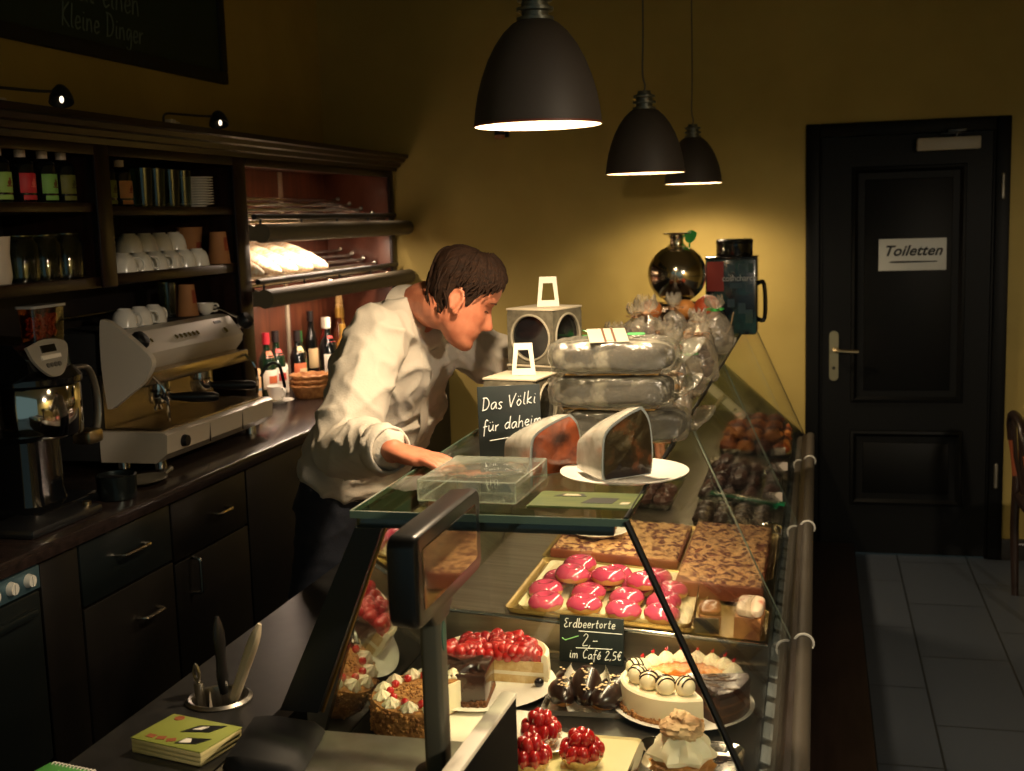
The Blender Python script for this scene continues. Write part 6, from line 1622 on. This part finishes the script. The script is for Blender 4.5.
hand(b, wrL, (.9, -.1, -.2), (0, 0, 1), 1., .45, 1)
for h_, k_, a_ in ((hipL, kneL, ankL), (hipR, kneR, ankR)):
    limb(b, [h_, h_.lerp(k_, .5), k_, k_.lerp(a_, .35), a_], [.07, .06, .048, .05, .036])
body = remesh(b, 'body', skin, man, .0042, 3)
# eyes are small lids lines and brows as children of the body
lash = M('lash_brow', '#3d2416', .7)
for sg in (-1, 1):
    m = MB(); pts = [HM @ (head_pt(.0015+.0015*math.cos(i-3), sg*(.19+.058*i))+Vector((.0008, 0, 0))) for i in range(7)]; m.tube(pts, .0016, 6); m.build('eyelid_line', lash, man)
    m = MB(); pts = [HM @ (head_pt(.028+.003*math.sin(i*.5), sg*(.13+.07*i))+Vector((.001, 0, 0))) for i in range(8)]; m.tube(pts, [.001, .002, .0024, .0024, .0022, .002, .0015, .0008], 6, flat=.5); m.build('eyebrow', lash, man)
m = MB(); m.tube([HM @ (head_pt(-.066, -.4+.1*i)+Vector((.0005, 0, 0))) for i in range(9)], [.0006, .0013, .0017, .0018, .0018, .0018, .0017, .0013, .0006], 6); m.build('lip_line', M('lip_line', '#7c3a2c', .6), man)
# hair: a thick cap over the skull with combed locks
random.seed(6)
def hairline(t):        # lowest z of the hair at angle t (0 = front)
    a = abs(((t+PI) % (2*PI))-PI)
    pts = [(0, .086), (.5, .08), (.85, .052), (1.08, .034), (1.2, -.008), (1.32, -.012), (1.4, .022), (1.7, .018), (1.82, -.02), (2.1, -.055), (2.7, -.072), (3.15, -.078)]
    for p, q in zip(pts[:-1], pts[1:]):
        if p[0] <= a <= q[0]: f = (a-p[0])/(q[0]-p[0]); return p[1]*(1-f)+q[1]*f
    return -.07
m = MB(); nT, nZ = 96, 36
def hair_pt(j, k):
    t = 2*PI*j/nT; z0 = hairline(t); u = k/nZ; z = z0+(.1195-z0)*(1-(1-u)**1.5)
    th = .0022+.0085*min(1, u*3.2)+.004*u
    fr_ = max(0, math.cos(t)); th += .009*fr_*min(1, u*2)
    p0 = head_pt(z, t)
    th *= 1+.42*noise.noise(Vector((t*5.5, z*26, 2.)))+.3*noise.noise(Vector((t*15, z*40, 7.)))
    return head_pt(z, t, max(.0025, th))
v = []; f = []
for k in range(nZ+1):
    for j in range(nT): v.append(HM @ hair_pt(j, k))
for k in range(nZ):
    for j in range(nT): f.append((k*nT+j, k*nT+(j+1) % nT, (k+1)*nT+(j+1) % nT, (k+1)*nT+j))
f.append(tuple(nZ*nT+j for j in range(nT)))
o_ = len(v)
for j in range(nT):
    t = 2*PI*j/nT; v.append(HM @ head_pt(hairline(t), t, -.006))
for j in range(nT): f.append((j, (j+1) % nT, o_+(j+1) % nT, o_+j))
m.add(v, f)
for i in range(240):     # combed strands
    t = random.gauss(0, .8) if i < 120 else random.uniform(-2.9, 2.9); hl = hairline(t)
    z = random.uniform(min(hl+.02, .1), .116); ln = min(.055, z-hl-.002); sw = random.uniform(-.22, .22); pts = []
    for k in range(5):
        u = k/4; q = head_pt(z-ln*u, t+sw*u+.05*math.sin(u*4+i), .0105+.004*min(1, (z-hl)*30)+(.006 if abs(t) < .9 else .0015)*math.sin(PI*u)-.004*u*(ln > z-hl-.01)); pts.append(HM @ q)
    w_ = random.uniform(.0016, .0034); m.tube(catmull(pts, 3), [w_*.4]+[w_]*11+[w_*.2], 6)
hair = m.build('hair', hair_m, man, ang=0)
# shirt
def wr_noise(p, n):
    q = Vector((p.x*9+p.z*5, p.y*9, p.z*13-p.x*6)); a = noise.noise(q)
    r1 = 1-abs(noise.noise(Vector((p.x*7-p.z*9, p.y*6, p.z*8+p.x*5))))*2
    r2 = 1-abs(noise.noise(Vector((p.x*16+p.z*10, p.y*15, p.z*12)))) *2
    return .006*a+.010*max(0, r1)**3+.006*max(0, r2)**3-.003
s_ = MB()
torso(s_, .012, 3, 29)
Pt = catmull(spine, 5)
# blousing over the belt and the loose hanging front
ax = (spine[2]-spine[1]); s_.loft([ering(spine[1]+Vector((-.002, 0, -.0)), ax, side, .166, .108, 32, 2.3), ering(spine[1]+Vector((.008, 0, .035)), ax, side, .18, .118, 32, 2.3), ering(spine[2]+Vector((.012, -.002, .01)), ax, side, .18, .122, 32, 2.3), ering(spine[3]+Vector((.016, -.005, 0)), spine[4]-spine[2], side, .18, .128, 32, 2.3)])
limb(s_, [shR+Vector((-.005, .02, .0)), shR.lerp(elR, .5)+Vector((-.008, 0, -.004)), elR+Vector((-.008, 0, -.012)), elR.lerp(wrR, .42)+Vector((0, 0, -.004)), elR.lerp(wrR, .84)], [.08, .072, .068, .066, .05])
limb(s_, [shL, shL.lerp(elL, .5), elL, elL.lerp(wrL, .4), elL.lerp(wrL, .7)], [.08, .07, .064, .058, .046])
limb(s_, [shR+Vector((0, .03, .005)), neckb+Vector((-.015, -.04, -.01))], [.07, .062]); limb(s_, [shL, neckb+Vector((-.01, .04, -.012))], [.07, .062])
shirt = remesh(s_, 'shirt', shirt_m, man, .007, 6, wr_noise)
m = MB(); c0_ = elR.lerp(wrR, .76); c1_ = elR.lerp(wrR, .97); ax = c1_-c0_
rg = []
for u, r_ in ((0, .051), (.05, .056), (.5, .0545), (.95, .051), (1, .046), (.9, .043)): rg.append(ering(c0_+ax*u, ax, (0, 0, 1), r_*(1), r_*.94, 30))
rg = [[p+(p-c0_).normalized()*.0022*noise.noise(p*60) for p in r_] for r_ in rg]
m.loft(rg, cap=False); m.build('rolled_cuff', shirt_m, man, ang=0)
m = MB(); c0_ = elL.lerp(wrL, .6); c1_ = elL.lerp(wrL, .8); ax = c1_-c0_
m.loft([ering(c0_+ax*u, ax, (0, 0, 1), r_, r_, 26) for u, r_ in ((0, .046), (.1, .051), (.9, .047), (1, .04))], cap=False); m.build('rolled_cuff', shirt_m, man)
# collar: open stand-up ring, its points falling forward
m = MB(); nx_ = (headc-neckb).normalized(); fr_ = Vector((.9, -.25, -.3)); fr_ = (fr_-nx_*fr_.dot(nx_)).normalized(); lt_ = nx_.cross(fr_)
rings = []
for i in range(33):
    a = R(28)+R(304)*i/32; c, s = math.cos(a), math.sin(a); d_ = fr_*c+lt_*s; fall = max(0, c)
    base = neckb+Vector((.002, 0, .0))+d_*.074+fr_*.008
    pk = max(0, (c-.45)/.55)
    rings.append([base-nx_*.012+d_*.006, base+nx_*(.030-.01*fall)-d_*.004, base+nx_*(.034-.01*fall)+d_*.002, base+nx_*(.002-.022*fall-.03*pk)+d_*(.018+.006*fall)+fr_*.012*pk, base-nx_*(.010+.022*fall+.032*pk)+d_*(.021+.006*fall)+fr_*.012*pk, base-nx_*(.012+.018*fall+.02*pk)+d_*(.014)])
m.loft(rings); m.build('collar', shirt_m, man, ang=50)
# button placket down the front
m = MB()
pts = []
for i in range(10):
    k = 27-i*2; p = Pt[k]; axx = Pt[k+1]-Pt[k-1]; f3 = side.cross(axx).normalized(); f3 = f3 if f3.x > 0 else -f3
    ok_, hit, nrm, ix = shirt.ray_cast(p+f3*.5+side*.0, -f3)
    if ok_: pts.append(hit+nrm*.001)
for i, h_ in enumerate(pts[:-1]): pass
if len(pts) > 3:
    q_ = catmull(pts, 4); m.tube(q_, .017, 8, flat=.12, up=(.9, -.25, -.35)); m.build('button_placket', shirt_m, man)
    m = MB()
    for p in pts[1::2]: m.ball(p+Vector((.0035, -.001, -.001)), .0048, 0, 10, 6)
    bt_ = m
# trousers and belt, shoes
tr = MB()
tr.loft([ering(spine[0]+Vector((-.005, 0, -.1)), (0, 0, 1), side, .145, .095, 28, 2.4), ering(spine[0], (0, 0, 1), side, .165, .112, 28, 2.4), ering(spine[1], spine[2]-spine[1], side, .165, .11, 28, 2.3), ering(spine[1]+Vector((.012, -.003, .03)), spine[2]-spine[1], side, .164, .108, 28, 2.3)])
for h_, k_, a_ in ((hipL, kneL, ankL), (hipR, kneR, ankR)):
    limb(tr, [h_+Vector((0, 0, .0)), h_.lerp(k_, .5), k_, k_.lerp(a_, .5), a_+Vector((0, 0, .02))], [.088, .078, .073, .07, .064])
remesh(tr, 'trousers', trou_m, man, .009, 5, lambda p, n: .5*wr_noise(p*.8, n))
m = MB(); m.loft([ering(spine[1]+Vector((.004, -.001, z)), spine[2]-spine[1], side, .172, .116, 32, 2.3) for z in (-.004, .026)], cap=False); m.build('belt', M('black_belt_leather', '#15110f', .4), man)
for a_ in (ankL, ankR):
    m = MB(); rg = []
    for u, w_, h_, in ((-.07, .025, .05), (-.055, .036, .075), (0, .04, .095), (.06, .042, .07), (.12, .045, .05), (.17, .04, .04), (.19, .022, .025)): rg.append([Vector((a_.x+u, a_.y+w_*math.cos(t_), max(0.001, .5*h_*(1+math.sin(t_))))) for t_ in [2*PI*i/16 for i in range(16)]])
    m.loft(rg); m.build('shoe', M('black_shoe_leather', '#121110', .35, coat=.3), man)

# ------------------------------------------------------------------ chair at the right picture edge
t = thing('bentwood_chair', 'dark chair with curved wooden back cut by the right picture edge', 'chair', (1.02, 5.08, 0), R(0))
dw = M('chair_dark_wood', '#2a1d18', .35, coat=.2); rw = M('chair_red_wood', '#8a4a30', .35, coat=.3)
# the chair stands sideways, its back towards the camera's left
bm2 = MB()
for y in (-.19, .19):
    m = MB(); m.tube([(-.205, y*1.02, 0), (-.215, y, .3), (-.212, y*.98, .52)], [.015, .018, .018], 12); m.build('back_leg', dw, t)
    m = MB(); m.tube([(.2, y, 0), (.185, y*.95, .43)], [.014, .018], 12); m.build('front_leg', dw, t)
m = MB(); m.loft([[(x*s_-.01, y*s_, z) for x, y in rrect(.44, .42, .12, 6)] for z, s_ in ((.425, .93), (.432, 1), (.452, 1), (.462, .95))]); m.build('seat', dw, t)
m = MB(); m.tube(catmull([(-.212, -.186, .50), (-.222, -.185, .6), (-.235, -.18, .68)], 4), .0165, 12); m.build('red_brown_upright', rw, t, label='red brown stretch of the back upright'); m = MB(); m.tube(catmull([(-.212, .186, .50), (-.222, .185, .6), (-.235, .18, .68)], 4), .0165, 12); m.build('red_brown_upright', rw, t, label='red brown stretch of the back upright')
m = MB(); m.tube(catmull([(-.235, -.18, .675), (-.243, -.165, .74), (-.247, -.11, .785), (-.25, 0, .80), (-.247, .11, .785), (-.243, .165, .74), (-.235, .18, .675)], 6), .018, 12); m.build('back_bow', dw, t)
m = MB()
for y in (-.07, .07): m.tube([(-.2, y, .45), (-.235, y, .62), (-.247, y*1.05, .79)], .009, 8)
m.build('back_spindles', dw, t)
m = MB(); m.tube([(.195, -.19, .2), (-.208, -.195, .22)], .01, 8); m.tube([(.195, .19, .2), (-.208, .195, .22)], .01, 8); m.tube([(0, -.19, .21), (0, .19, .21)], .01, 8); m.build('stretcher', dw, t)
# ------------------------------------------------------------------ pendant lamps
shade_m = M('shade_dark_brown', '#3f3833', .6)
shade_i = M('shade_inner_white', '#fff2da', .6)
neck_m = M('neck_grey_metal', '#6a6c64', .4, .6)
def pendant(y, z, label, e, rot=0):
    t = thing('pendant_lamp', label, 'lamp', (-.53, y, z), rot, 'pendant lamps over the glass counter')
    r = .125
    out = [(1.0, 0), (.995, .02), (.975, .07), (.93, .14), (.86, .21), (.76, .285), (.64, .35), (.50, .405), (.36, .442), (.27, .455)]
    k = .435
    m = MB(); m.lathe([(a*r, b*k) for a, b in out], n=56); m.lathe([(.27*r, .455*k), (.0, .455*k)], n=56); s = m.build('shade', shade_m, t)
    m = MB(); m.lathe([(r*1.0, 0), (r*.985, -.0005)]+[(a*r*.975, b*k-.001) for a, b in out[1:]]+[(0, .445*k)], n=56); m.build('shade_lining', shade_i, s, label='bright white inside of the shade')
    m = MB(); m.lathe([(r*.99, -.001), (r*1.008, .0), (r*1.008, .003), (r*.995, .004)], n=56); m.build('rim', M('rim_rust', '#6a3020', .5), s)
    b0 = .455*k
    m = MB(); pr = [(.03, b0-.004), (.036, b0), (.036, b0+.006), (.026, b0+.008), (.026, b0+.016), (.036, b0+.018), (.036, b0+.024), (.026, b0+.026), (.026, b0+.034), (.034, b0+.036), (.034, b0+.042), (.022, b0+.046), (.02, b0+.056), (.0, b0+.056)]; m.lathe(pr, n=28); m.build('ribbed_neck', neck_m, t)
    m = MB(); m.tube(catmull([(0, 0, b0+.055), (.003, 0, b0+.075), (-.004, 0, b0+.12), (.0, 0, b0+.3), (0, 0, ZC-z-.03)], 5), .003, 8); m.build('cable', M('cable_grey', '#5a564c', .5), t)
    m = MB(); m.lathe([(0, ZC-z), (.05, ZC-z), (.05, ZC-z-.012), (.012, ZC-z-.03), (0, ZC-z-.03)], n=24); m.build('ceiling_rose', neck_m, t)
    m = MB(); m.ball((0, 0, .108), (.028, .028, .033), 0, 20, 14); m.lathe([(.012, .13), (.014, .14), (.014, .19), (.0, .19)], n=16); m.build('bulb', M('warm_bulb', '#ffe2b4', .4, emit=9.), t)
    l = bpy.data.lights.new('pendant_light', 'SPOT'); l.spot_size = R(164); l.spot_blend = 1.; l.energy = e*1.35; l.color = (1., .76, .48); l.shadow_soft_size = .032
    lo = bpy.data.objects.new('pendant_light', l); COL.objects.link(lo); lo.location = (-.53, y, z+.04)
PEND = 36.
pendant(2.33, 1.82, 'large looking dark dome pendant lamp nearest the camera, top of the picture', 50.)
pendant(3.84, 1.772, 'middle one of the three dark dome pendant lamps over the counter', 21.)
pendant(5.36, 1.772, 'dark dome pendant lamp nearest the back wall', 36.)
# lamp rail inside the counter
for k, (y0, y1, e) in enumerate(((2.05, 3.2, 9.), (3.3, 5.6, 5.))):
    l = bpy.data.lights.new('counter_light', 'AREA'); l.shape = 'RECTANGLE'; l.size = .03; l.size_y = y1-y0; l.energy = e; l.color = (1, .72, .44)
    lo = bpy.data.objects.new('counter_light', l); COL.objects.link(lo); lo.location = (-.365, (y0+y1)/2, ZT-.045)
# added lamp out of view to the right, gives shelves and shirt front light
t = thing('added_fill_pendant', 'wide dark pendant added out of view right of the counter as front light', 'lamp', (1.9, .6, 2.2))
m = MB(); m.lathe([(.2, 0), (.19, .03), (.15, .07), (.08, .1), (.03, .11), (.03, .15), (0, .15)], n=40); sh_ = m.build('shade', shade_m, t)
m = MB(); m.lathe([(.2, 0), (.188, .028), (.148, .067), (.078, .096), (0, .1)], n=40); m.build('shade_lining', shade_i, sh_)
m = MB(); m.cyl((0, 0, .15), (0, 0, ZC-2.2), .005); m.build('rod', neck_m, t)
m = MB(); m.ball((0, 0, .055), (.035, .035, .04), 0, 20, 12); m.build('bulb', M('warm_bulb'), t)
l = bpy.data.lights.new('added_fill_light', 'SPOT'); l.energy = 210.; l.color = (1., .82, .6); l.shadow_soft_size = .1; l.spot_size = R(180); l.spot_blend = .13
lo = bpy.data.objects.new('added_fill_light', l); COL.objects.link(lo); lo.location = (1.9, .6, 2.195)
# dim daylight from the front of the room
wd = bpy.data.worlds.new('world'); SC.world = wd; wd.use_nodes = True
bg = wd.node_tree.nodes['Background']; bg.inputs['Color'].default_value = (.34, .52, .5, 1); bg.inputs['Strength'].default_value = .3
